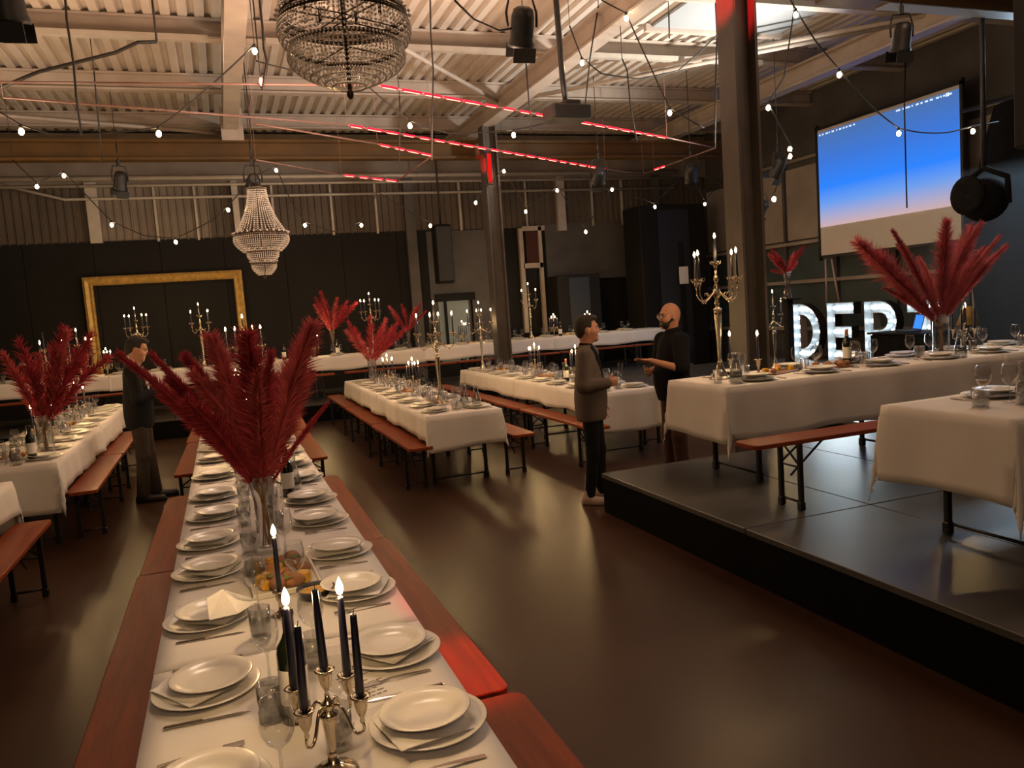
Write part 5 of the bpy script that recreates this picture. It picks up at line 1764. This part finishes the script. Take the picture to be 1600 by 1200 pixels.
# ---------------------------------------------------------------- people (smooth blended bodies, polygonised)
class Field:
    def __init__(s, lo, hi, h):
        s.lo, s.h = np.array(lo, float), h
        s.n = np.ceil((np.array(hi) - s.lo) / h).astype(int) + 1
        s.d = np.full(s.n, 9.0, np.float32)

    def _win(s, lo, hi):
        a = np.clip(np.floor((np.array(lo) - s.lo) / s.h).astype(int), 0, s.n - 1)
        b = np.clip(np.ceil((np.array(hi) - s.lo) / s.h).astype(int) + 1, 0, s.n)
        if np.any(b <= a): return None
        ax = [s.lo[i] + s.h * np.arange(a[i], b[i]) for i in range(3)]
        X, Y, Z = np.meshgrid(*ax, indexing='ij')
        return (slice(a[0], b[0]), slice(a[1], b[1]), slice(a[2], b[2])), X.astype(np.float32), Y.astype(np.float32), Z.astype(np.float32)

    def _blend(s, sl, d, k):
        o = s.d[sl]
        if k <= 0:
            s.d[sl] = np.minimum(o, d)
        else:
            hh = np.maximum(k - np.abs(o - d), 0) / k
            s.d[sl] = np.minimum(o, d) - hh * hh * k * .25

    def cap(s, a, b, ra, rb, k=.03):
        a, b = np.array(a, float), np.array(b, float)
        m = max(ra, rb) + k + 3 * s.h
        w = s._win(np.minimum(a, b) - m, np.maximum(a, b) + m)
        if w is None: return
        sl, X, Y, Z = w
        v = b - a
        t = ((X - a[0]) * v[0] + (Y - a[1]) * v[1] + (Z - a[2]) * v[2]) / max(1e-9, v @ v)
        t = np.clip(t, 0, 1)
        d = np.sqrt((X - a[0] - t * v[0]) ** 2 + (Y - a[1] - t * v[1]) ** 2 + (Z - a[2] - t * v[2]) ** 2) - (ra + (rb - ra) * t)
        s._blend(sl, d, k)

    def ell(s, c, r, k=.03, R=None):
        c = np.array(c, float); r = np.array(r, float)
        m = r.max() + k + 3 * s.h
        w = s._win(c - m, c + m)
        if w is None: return
        sl, X, Y, Z = w
        P = [X - c[0], Y - c[1], Z - c[2]]
        if R is not None:
            P = [R[0][i] * P[0] + R[1][i] * P[1] + R[2][i] * P[2] for i in range(3)]
        k0 = np.sqrt(sum((P[i] / r[i]) ** 2 for i in range(3))) + 1e-6
        k1 = np.sqrt(sum((P[i] / r[i] ** 2) ** 2 for i in range(3))) + 1e-6
        s._blend(sl, k0 * (k0 - 1) / k1, k)

    def cut(s, fn):
        ax = [s.lo[i] + s.h * np.arange(s.n[i]) for i in range(3)]
        X, Y, Z = np.meshgrid(*ax, indexing='ij', sparse=True)
        s.d = np.maximum(s.d, fn(X, Y, Z).astype(np.float32))

    def mesh(s, name, m):
        d = s.d
        neg = d < 0
        cells = np.zeros(np.array(d.shape) - 1, np.uint8)
        for i in (0, 1):
            for j in (0, 1):
                for k in (0, 1):
                    cells += neg[i:d.shape[0] - 1 + i, j:d.shape[1] - 1 + j, k:d.shape[2] - 1 + k]
        act = (cells > 0) & (cells < 8)
        idx = np.argwhere(act)
        num = np.full(cells.shape, -1, np.int64)
        num[act] = np.arange(len(idx))
        acc = np.zeros((len(idx), 3)); cnt = np.zeros(len(idx))
        cor = [(i, j, k) for i in (0, 1) for j in (0, 1) for k in (0, 1)]
        for a in cor:
            for ax_ in range(3):
                if a[ax_]: continue
                b = list(a); b[ax_] = 1
                da = d[idx[:, 0] + a[0], idx[:, 1] + a[1], idx[:, 2] + a[2]]
                db = d[idx[:, 0] + b[0], idx[:, 1] + b[1], idx[:, 2] + b[2]]
                sgn = (da < 0) != (db < 0)
                t = np.where(sgn, da / np.where(sgn, da - db, 1), 0)
                p = np.tile(np.array(a, float), (len(idx), 1)); p[:, ax_] += t
                acc[sgn] += p[sgn]; cnt[sgn] += 1
        V = (idx + acc / cnt[:, None]) * s.h + s.lo
        F = []
        for ax_ in range(3):
            o1, o2 = (ax_ + 1) % 3, (ax_ + 2) % 3
            sl0 = [slice(None)] * 3; sl1 = [slice(None)] * 3
            sl0[ax_] = slice(0, -1); sl1[ax_] = slice(1, None)
            chg = neg[tuple(sl0)] != neg[tuple(sl1)]
            e = np.argwhere(chg)
            ok = (e[:, o1] > 0) & (e[:, o2] > 0) & (e[:, o1] < cells.shape[o1]) & (e[:, o2] < cells.shape[o2])
            e = e[ok]
            flip = neg[e[:, 0], e[:, 1], e[:, 2]]
            q = []
            for (u, v) in ((0, 0), (1, 0), (1, 1), (0, 1)):
                c = e.copy(); c[:, o1] -= u; c[:, o2] -= v
                q.append(num[c[:, 0], c[:, 1], c[:, 2]])
            q = np.stack(q, 1)
            q[~flip] = q[~flip][:, ::-1]
            F.append(q[(q >= 0).all(1)])
        F = np.concatenate(F)
        me = bpy.data.meshes.new(name)
        me.vertices.add(len(V)); me.vertices.foreach_set('co', V.astype(np.float32).ravel())
        me.loops.add(F.size); me.loops.foreach_set('vertex_index', F.astype(np.int32).ravel())
        me.polygons.add(len(F)); me.polygons.foreach_set('loop_start', (np.arange(len(F)) * 4).astype(np.int32)); me.polygons.foreach_set('loop_total', np.full(len(F), 4, np.int32))
        me.polygons.foreach_set('use_smooth', np.ones(len(F), bool))
        me.update(calc_edges=True); me.validate()
        me.materials.append(m)
        return me


def rotm(pitch=0, yaw=0, roll=0):
    return np.array(Matrix.Rotation(yaw, 3, 'Z') @ Matrix.Rotation(pitch, 3, 'Y') @ Matrix.Rotation(roll, 3, 'X'))


class Pose:
    def __init__(s, **k):
        s.__dict__.update(dict(pitch=0, yaw=0, roll=0, belly=0.0, wide=1.0, lean=0.0,
                               hipL=(0, .09, .92), hipR=(0, -.09, .92), kneeL=(.02, .10, .50), kneeR=(.02, -.10, .50), ankL=(0, .11, .085), ankR=(0, -.11, .085),
                               toeL=(.17, .14, .035), toeR=(.17, -.14, .035), shL=(0, .185, 1.425), shR=(0, -.185, 1.425)))
        s.__dict__.update(k)
        s.Rh = rotm(s.pitch, s.yaw, s.roll)
        s.piv = np.array((-.012, 0, 1.53))

    def H(s, p):
        return s.piv + s.Rh @ (np.array(p, float) - s.piv)


def hand(f, wrist, d, n, curl=.35, spread=1.0, thumb=1, k=.010):
    """wrist position, finger direction d, palm normal n (fingers curl towards n), thumb on side +1 / -1"""
    w = np.array(wrist, float); d = np.array(d, float); d /= np.linalg.norm(d)
    n = np.array(n, float); n -= d * (n @ d); n /= np.linalg.norm(n)
    s_ = np.cross(n, d) * thumb                      # towards the thumb
    R_ = np.stack([d, s_, n], 1)
    f.ell(w + d * .048, (.056, .042, .017), .02, R_)
    for q, (off, ln) in enumerate(((.031, .072), (.011, .082), (-.010, .077), (-.029, .060))):
        a = w + d * .080 + s_ * off
        c1 = curl * (1 + .12 * q)
        d1 = d * math.cos(c1) + n * math.sin(c1) + s_ * (off * 3.0 * spread)
        d1 /= np.linalg.norm(d1)
        b = a + d1 * ln * .52
        c2 = curl * 2.3
        d2 = d * math.cos(c2) + n * math.sin(c2) + s_ * (off * 2.0 * spread); d2 /= np.linalg.norm(d2)
        c = b + d2 * ln * .48
        f.cap(a - d * .02, b, .0098, .0088, k); f.cap(b, c, .0088, .0070, .004)
    a = w + d * .022 + s_ * .030
    b = a + (d * .55 + s_ * .75 + n * .25) * .045
    c = b + (d * .80 + s_ * .25 + n * .45) * .034
    f.cap(w + d * .015 + s_ * .015, a, .016, .0135, .014); f.cap(a, b, .0130, .0105, .008); f.cap(b, c, .0105, .0080, .004)


def build_body(P, h=.0085):
    f = Field((-.42, -.42, 0), (.66, .42, 1.86), h)
    H = P.H
    f.ell(H((-.008, 0, 1.680)), (.100, .078, .108), .03, P.Rh)
    f.ell(H((.034, 0, 1.602)), (.063, .056, .064), .05, P.Rh)
    f.ell(H((.083, 0, 1.560)), (.022, .029, .021), .03, P.Rh)
    f.cap(H((.090, 0, 1.686)), H((.1155, 0, 1.640)), .0085, .0115, .016)
    f.cap(H((.098, -.009, 1.633)), H((.098, .009, 1.633)), .0095, .0095, .010)
    f.ell(H((.094, 0, 1.604)), (.010, .022, .008), .010, P.Rh)
    f.ell(H((.091, 0, 1.590)), (.010, .020, .008), .010, P.Rh)
    f.ell(H((.080, 0, 1.690)), (.018, .052, .012), .02, P.Rh)
    for s_ in (1, -1):
        f.ell(H((.060, s_ * .044, 1.630)), (.03, .024, .026), .03, P.Rh)
        f.ell(H((-.006, s_ * .079, 1.650)), (.021, .010, .033), .008, P.Rh)
    f.cap((-.022, 0, 1.42), H((-.016, 0, 1.60)), .060, .054, .04)
    ln = P.lean
    f.cap((-.01 , -.15 * P.wide, 1.415), (-.01, .15 * P.wide, 1.415), .052, .052, .05)
    f.ell((0 , 0, 1.28), (.112, .158 * P.wide, .19), .06)
    f.ell((.01 + P.belly, 0, 1.08), (.108 + P.belly, .145 * P.wide + P.belly * .6, .19), .06)
    f.ell((-.012, 0, .93), (.112, .155, .12), .06)
    for hp, kn, an, to in ((P.hipL, P.kneeL, P.ankL, P.toeL), (P.hipR, P.kneeR, P.ankR, P.toeR)):
        f.cap(hp, kn, .082, .054, .05); f.cap(kn, an, .053, .036, .03)
        f.cap(np.array(an) + (-.035, 0, -.045), to, .034, .026, .03)
    for sh, el, wr in ((P.shL, P.elL, P.wrL), (P.shR, P.elR, P.wrR)):
        f.cap(sh, el, .050, .041, .04); f.cap(el, wr, .041, .027, .02)
    hand(f, P.wrL, P.hdL, P.hnL, getattr(P, 'curlL', .35), 1.0, P.thL)
    hand(f, P.wrR, P.hdR, P.hnR, getattr(P, 'curlR', .35), 1.0, P.thR)
    return f


def build_top(P, m, infl, zcut, sleeve=1.0, open_front=False, collar=1.47, h=.0105, name='jacket', flare=.03):
    f = Field((-.46, -.50, .6), (.66, .50, 1.62), h)
    i = infl
    f.cap((-.012, -.155 * P.wide, 1.41), (-.012, .155 * P.wide, 1.41), .058 + i, .058 + i, .05)
    f.cap((-.02, 0, 1.40), (-.02, 0, collar), .068 + i, .060 + i, .05)
    f.ell((0, 0, 1.27), (.114 + i, .162 * P.wide + i, .21), .06)
    f.ell((.01 + P.belly, 0, 1.07), (.112 + i + P.belly, .148 * P.wide + i + P.belly * .6, .22), .07)
    if flare > 0: f.ell((-.006 + P.belly * .4, 0, .93), (.124 + i + flare * .3, .166 + i + flare * .3, .34), .08)
    for sh, el, wr in ((P.shL, P.elL, P.wrL), (P.shR, P.elR, P.wrR)):
        sh, el, wr = map(np.array, (sh, el, wr))
        if sleeve >= 1.0:
            f.cap(sh, el, .058 + i, .050 + i, .04)
            f.cap(el, el + (wr - el) * .94, .050 + i, .036 + i, .02)
        else:
            f.cap(sh, sh + (el - sh) * (sleeve * 1.5), .058 + i, .054 + i, .04)
    f.cut(lambda X, Y, Z: zcut - Z + 0 * X + 0 * Y)
    if open_front:
        f.cut(lambda X, Y, Z: np.minimum(np.minimum(X - .035, (.018 + .095 * np.clip((Z - .98) / .45, 0, 1)) - np.abs(Y)), .5 + 0 * Z))
    return f.mesh(name, m)


def build_legs(P, m, infl, zb, h=.0105, cuff=0.012):
    f = Field((-.42, -.42, 0), (.5, .42, 1.10), h)
    f.ell((-.012, 0, .95), (.115 + infl, .158 + infl, .14), .05)
    for hp, kn, an in ((P.hipL, P.kneeL, P.ankL), (P.hipR, P.kneeR, P.ankR)):
        f.cap(hp, kn, .086 + infl, .060 + infl, .05); f.cap(kn, an, .060 + infl, .046 + infl + cuff, .03)
    f.cut(lambda X, Y, Z: np.maximum(zb - Z, Z - 1.04) + 0 * X + 0 * Y)
    return f.mesh('trousers', m)


def build_shoe(an, to, m):
    f = Field((-.3, -.4, -.01), (.45, .4, .18), .007)
    an, to = np.array(an), np.array(to)
    f.cap(an + (-.035, 0, -.04), to, .042, .034, .03)
    f.cap(an + (-.02, 0, -.02), an + (-.01, 0, .03), .044, .042, .03)
    f.cap(an + (-.05, 0, -.065), to + (.01, 0, -.018), .036, .034, .02)
    f.cut(lambda X, Y, Z: .002 - Z + 0 * X + 0 * Y)
    return f.mesh('shoe', m)


def build_hair(P, m, kind):
    f = Field((-.25, -.2, 1.45), (.3, .2, 1.86), .007)
    H = P.H
    if kind == 'short':
        f.ell(H((-.018, 0, 1.700)), (.103, .084, .102), .02, P.Rh)
        f.ell(H((-.055, 0, 1.655)), (.062, .078, .085), .03, P.Rh)
        f.ell(H((.045, .0, 1.765)), (.055, .062, .03), .03, P.Rh)
    Ri = P.Rh.T
    pv = P.piv

    def cutf(X, Y, Z):
        x = Ri[0][0] * (X - pv[0]) + Ri[0][1] * (Y - pv[1]) + Ri[0][2] * (Z - pv[2]) + pv[0]
        y = Ri[1][0] * (X - pv[0]) + Ri[1][1] * (Y - pv[1]) + Ri[1][2] * (Z - pv[2]) + pv[1]
        z = Ri[2][0] * (X - pv[0]) + Ri[2][1] * (Y - pv[1]) + Ri[2][2] * (Z - pv[2]) + pv[2]
        if kind == 'short':
            face = np.minimum(x - .040 + np.clip(z - 1.735, 0, .05) * -1.2, 1.742 - z)      # keep the face free
            ear = np.minimum(x + .022, 1.668 - z)
            nape = 1.575 - z + .5 * np.clip(x + .05, -1, 1)
            return np.maximum(np.maximum(face, ear), nape)
        return 0 * x
    if kind == 'beard':
        f.ell(H((.058, 0, 1.585)), (.052, .056, .050), .02, P.Rh)
        for s_ in (1, -1):
            f.cap(H((.075, s_ * .035, 1.585)), H((.012, s_ * .072, 1.635)), .024, .016, .02)
        f.cap(H((.098, -.02, 1.615)), H((.098, .02, 1.615)), .009, .009, .01)

        def cb(X, Y, Z):
            x = Ri[0][0] * (X - pv[0]) + Ri[0][1] * (Y - pv[1]) + Ri[0][2] * (Z - pv[2]) + pv[0]
            y = Ri[1][0] * (X - pv[0]) + Ri[1][1] * (Y - pv[1]) + Ri[1][2] * (Z - pv[2]) + pv[1]
            z = Ri[2][0] * (X - pv[0]) + Ri[2][1] * (Y - pv[1]) + Ri[2][2] * (Z - pv[2]) + pv[2]
            mouth = np.minimum(np.minimum(x - .06, .022 - np.abs(y)), np.minimum(z - 1.590, 1.605 - z))
            return np.maximum(mouth, z - 1.645)
        f.cut(cb)
        return f.mesh('beard', m)
    f.cut(cutf)
    return f.mesh('hair', m)


def face_parts(o, P, glasses=False):
    for s_ in (1, -1):
        MB().ball(tuple(P.H((.083, s_ * .032, 1.668))), .0095, 8, 6).obj('eye', M['eye'], o)
        MB().tube([tuple(P.H((.090, s_ * .050, 1.686))), tuple(P.H((.100, s_ * .032, 1.692))), tuple(P.H((.100, s_ * .014, 1.688)))], .005, 5).obj('eyebrow', M['hair2'], o)
    if glasses:
        fr_ = MB()
        for s_ in (1, -1):
            pts = [tuple(P.H((.112, s_ * .034 + .024 * math.cos(a), 1.666 + .020 * math.sin(a)))) for a in [2 * PI * k / 12 for k in range(13)]]
            fr_.tube(pts, .0026, 5)
            fr_.tube([tuple(P.H((.110, s_ * .058, 1.670))), tuple(P.H((.0, s_ * .084, 1.668)))], .0025, 5)
        fr_.tube([tuple(P.H((.113, -.011, 1.668))), tuple(P.H((.113, .011, 1.668)))], .0025, 5)
        g = fr_.obj('glasses', M['cut'], o)
        lens = MB()
        for s_ in (1, -1):
            c_ = [tuple(P.H((.112, s_ * .034 + .023 * math.cos(a), 1.666 + .019 * math.sin(a)))) for a in [2 * PI * k / 12 for k in range(12)]]
            lens.add(c_, [tuple(range(12))])
        lens.obj('lenses', M['glass'], g)


# --- man in grey blazer holding a champagne flute
P = Pose(pitch=.02, yaw=.24, elL=(-.05, .245, 1.14), wrL=(.05, .235, .90), hdL=(.35, -.15, -.9), hnL=(.2, -1, 0), thL=1,
         elR=(-.03, -.255, 1.15), wrR=(.185, -.150, 1.155), hdR=(.80, .42, .12), hnR=(-.25, .9, .1), thR=-1, curlR=.85,
         kneeL=(.04, .09, .50), kneeR=(.0, -.09, .50), ankL=(.03, .10, .085), ankR=(-.05, -.09, .085), toeL=(.20, .12, .035), toeR=(.12, -.12, .035))
m1 = thing('person', 'man in grey blazer and black trousers holding a champagne flute beside the stage corner', 'person', (3.04, 6.42, 0), R(-33))
m1.scale = (.945, .945, .945)
link('body', build_body(P).mesh('body', M['skin2']), m1)
link('hair', build_hair(P, M['hair2'], 'short'), m1)
face_parts(m1, P)
link('blazer', build_top(P, M['greyblazer'], .017, .80, open_front=True, name='blazer'), m1)
link('shirt', build_top(P, M['tshirt'], .006, .88, collar=1.50, name='shirt', flare=0), m1)
link('trousers', build_legs(P, M['blackwool'], .002, .06, cuff=0), m1)
for an, to in ((P.ankL, P.toeL), (P.ankR, P.toeR)):
    link('shoe', build_shoe(an, to, M['lightshoe']), m1)
flp = m1.matrix_basis @ Vector((.275, -.085, 1.10))
hp = Vector((P.wrR[0] + .10, P.wrR[1] + .065, P.wrR[2] - .06))
mw = Matrix.Translation((3.04, 6.42, 0)) @ Matrix.Rotation(R(-33), 4, 'Z') @ Matrix.Scale(.945, 4)
hw = mw @ hp
fl = thing('champagne_flute', 'slim champagne flute held by the man in the grey blazer', 'glass', hw, 0, None,
           MB().lathe([(.030, 0), (.028, .002), (.005, .006), (.0035, .07), (.012, .085), (.023, .12), (.025, .16), (.021, .225)], 16, cap1=False).mesh('champagne_flute', M['glassthick']))
fl.rotation_euler = (.05, .08, 0)

# --- bald bearded man in black gesturing
P = Pose(pitch=.03, yaw=.0, belly=.02, wide=1.10, shL=(0, .20, 1.425), shR=(0, -.20, 1.425),
         elL=(.055, .29, 1.16), wrL=(.31, .16, 1.255), hdL=(.93, -.10, .10), hnL=(.05, -.30, 1.0), thL=-1, curlL=.10,
         elR=(.02, -.28, 1.14), wrR=(.23, -.08, 1.12), hdR=(.55, .80, .05), hnR=(-.4, .2, .3), thR=-1, curlR=.45)
m2 = thing('person', 'bald bearded man with glasses in a black shirt, gesturing with open hand', 'person', (4.02, 6.62, 0), R(176))
m2.scale = (.975, .975, .975)
link('body', build_body(P).mesh('body', M['skin']), m2)
link('beard', build_hair(P, M['hair'], 'beard'), m2)
face_parts(m2, P, True)
link('shirt', build_top(P, M['tshirt'], .022, .84, sleeve=.62, collar=1.49, name='shirt'), m2)
link('trousers', build_legs(P, M['maroon'], .012, .05, cuff=.012), m2)
for an, to in ((P.ankL, P.toeL), (P.ankR, P.toeR)):
    link('shoe', build_shoe(an, to, M['shoe']), m2)

# --- man in dark suit looking at his phone
P = Pose(pitch=.36, yaw=.02, elL=(.04, .24, 1.14), wrL=(.27, .12, 1.20), hdL=(.7, -.55, .35), hnL=(-.4, -.6, .4), thL=1, curlL=.6,
         elR=(.03, -.25, 1.13), wrR=(.26, -.12, 1.19), hdR=(.75, .45, .40), hnR=(-.35, .6, .4), thR=-1, curlR=.6,
         kneeL=(.03, .09, .50), kneeR=(.0, -.09, .50), ankL=(.06, .10, .085), ankR=(-.04, -.10, .085), toeL=(.25, .12, .035), toeR=(.15, -.13, .035))
pm_ = at(234, 781, z=0)
m3 = thing('person', 'man in dark suit jacket standing by the benches and looking down at his phone', 'person', (pm_.x, pm_.y, 0), R(-2))
m3.scale = (1.0, 1.0, 1.0)
link('body', build_body(P).mesh('body', M['skin']), m3)
link('hair', build_hair(P, M['hair'], 'short'), m3)
face_parts(m3, P)
link('jacket', build_top(P, M['blackwool'], .015, .80, open_front=True, name='jacket'), m3)
link('shirt', build_top(P, M['shirt'], .004, .90, collar=1.535, name='shirt', flare=0), m3)
link('trousers', build_legs(P, M['jeans'], .010, .05, cuff=.010), m3)
for an, to in ((P.ankL, P.toeL), (P.ankR, P.toeR)):
    link('shoe', build_shoe(an, to, M['shoe']), m3)
mw = Matrix.Translation((pm_.x, pm_.y, 0)) @ Matrix.Rotation(R(-2), 4, 'Z')
ph = thing('phone', 'dark phone in the hands of the man in the suit jacket', 'phone', mw @ Vector((.365, .0, 1.275)))
ph.rotation_euler = (0, -.75, R(-2))
MB().box((0, 0, 0), (.15, .072, .009), None, .002).obj('case', M['gear'], ph)
MB().box((-.0, 0, .0052), (.138, .064, .001)).obj('display', M['phoneglow'], ph)

# ---------------------------------------------------------------- gear around the lit letters
p = at(1424, 540, X=9.6)
o = thing('media_desk', 'black draped desk in front of the lit letters', 'desk', (p.x, p.y, SZ))
MB().box((0, 0, .33), (.6, 1.0, .66), None, .02).obj('drape', M['black2'], o)
MB().box((0, 0, .675), (.66, 1.06, .03), None, .006).obj('top', M['black'], o)
o = thing('laptop', 'open laptop with bright blue display on the draped desk before the letters', 'laptop', (p.x - .05, p.y, SZ + .692), R(-28))
MB().box((0, 0, .008), (.24, .34, .016), None, .004).obj('keyboard_base', M['gear'], o)
lid = MB().box((0, 0, .12), (.010, .34, .235), None, .003).obj('lid', M['gear'], o)
lid.location = (.12, 0, .014); lid.rotation_euler = (0, .25, 0)
MB().box((-.007, 0, .12), (.003, .315, .205)).obj('display', M['bluelaptop'], lid)
p = at(1512, 505, X=9.2)
o = thing('lighting_stand', 'dark tripod stand with a brass coloured lamp shade behind the big stage pampas', 'stand', (p.x, p.y, SZ))
for k in range(3):
    a = k * 2 * PI / 3
    MB().tube([(.30 * math.cos(a), .30 * math.sin(a), 0.005), (.02 * math.cos(a), .02 * math.sin(a), .55)], .014, 6).obj('leg', M['gear'], o)
MB().tube([(0, 0, .5), (0, 0, p.z - SZ)], .018, 8).obj('pole', M['gear'], o)
MB().lathe([(.05, p.z - SZ + .22), (.14, p.z - SZ - .02), (.135, p.z - SZ - .02), (.045, p.z - SZ + .215)], 16, cap0=False, cap1=False).obj('shade', M['gold'], o)
# black rounded drapes beside the screen
a, b = at(1512, 262, X=10.6), at(1700, 560, X=10.6)
o = thing('black_drape', 'black stage drape hanging beside the projection screen', 'drape', (10.75, 0, 0))
mb = MB()
vs, n = [], 40
ytop, ybot = a.y, b.y - 1.0
for zi in range(8):
    z = .36 + (4.2 - .36) * zi / 7
    for i in range(n + 1):
        t = i / n
        y = (a.y - .25) * (1 - t) + (a.y - 3.6) * t
        edge = .45 * math.sin(zi / 7 * PI) * (1 - t)
        vs.append((.09 * math.sin(26 * t + .3 * zi), y + edge, z))
mb.add(vs, [(j * (n + 1) + i, j * (n + 1) + i + 1, (j + 1) * (n + 1) + i + 1, (j + 1) * (n + 1) + i) for j in range(7) for i in range(n)], True)
mb.obj('folds', M['black2'], o)
MB().tube([(0, a.y + .2, 4.25), (0, a.y - 3.7, 4.25)], .03, 8).obj('rail', M['gear'], o)
p = at(1538, 312, X=8.6)
o = thing('dark_round_form', 'big round black shape hanging beside the lower screen corner', 'stage lamp', p)  # lamp form given to an unidentified dark rounded shape
MB().ball((0, 0, 0), (.24, .27, .26), 20, 12).obj('round_head', M['black2'], o)
MB().lathe([(.20, 0), (.23, .06), (.17, .07), (.0001, .05)], 20).obj('front_ring', M['black2'], o).matrix_local = Matrix.Translation((-.17, .04, .06)) @ Matrix.Rotation(-PI / 2, 4, 'Y')
MB().tube([(0, -.31, -.08), (0, -.30, .22), (0, 0, .37), (0, .30, .22), (0, .31, -.08)], .035, 8).obj('yoke', M['black2'], o)
MB().tube([(0, 0, .36), (0, 0, ZR + .02 - p.z)], .03, 8).obj('hanger', M['gear'], o)
# drifting stage haze in front of the drapes
hz = bpy.data.materials.new('stage_haze')
hz.use_nodes = True
nt = hz.node_tree
nt.nodes.remove(nt.nodes['Principled BSDF'])
vs_ = nt.nodes.new('ShaderNodeVolumeScatter')
vs_.inputs['Density'].default_value = 0.07
vs_.inputs['Color'].default_value = (.68, .88, 1, 1)
nt.links.new(vs_.outputs[0], nt.nodes['Material Output'].inputs['Volume'])
o = MB().box((10.0, 6.2, 1.75), (2.2, 4.4, 2.75)).obj('haze_bank', hz)
tag(o, 'pale drifting stage haze in front of the black drapes beside the screen', 'haze', kind='stuff')
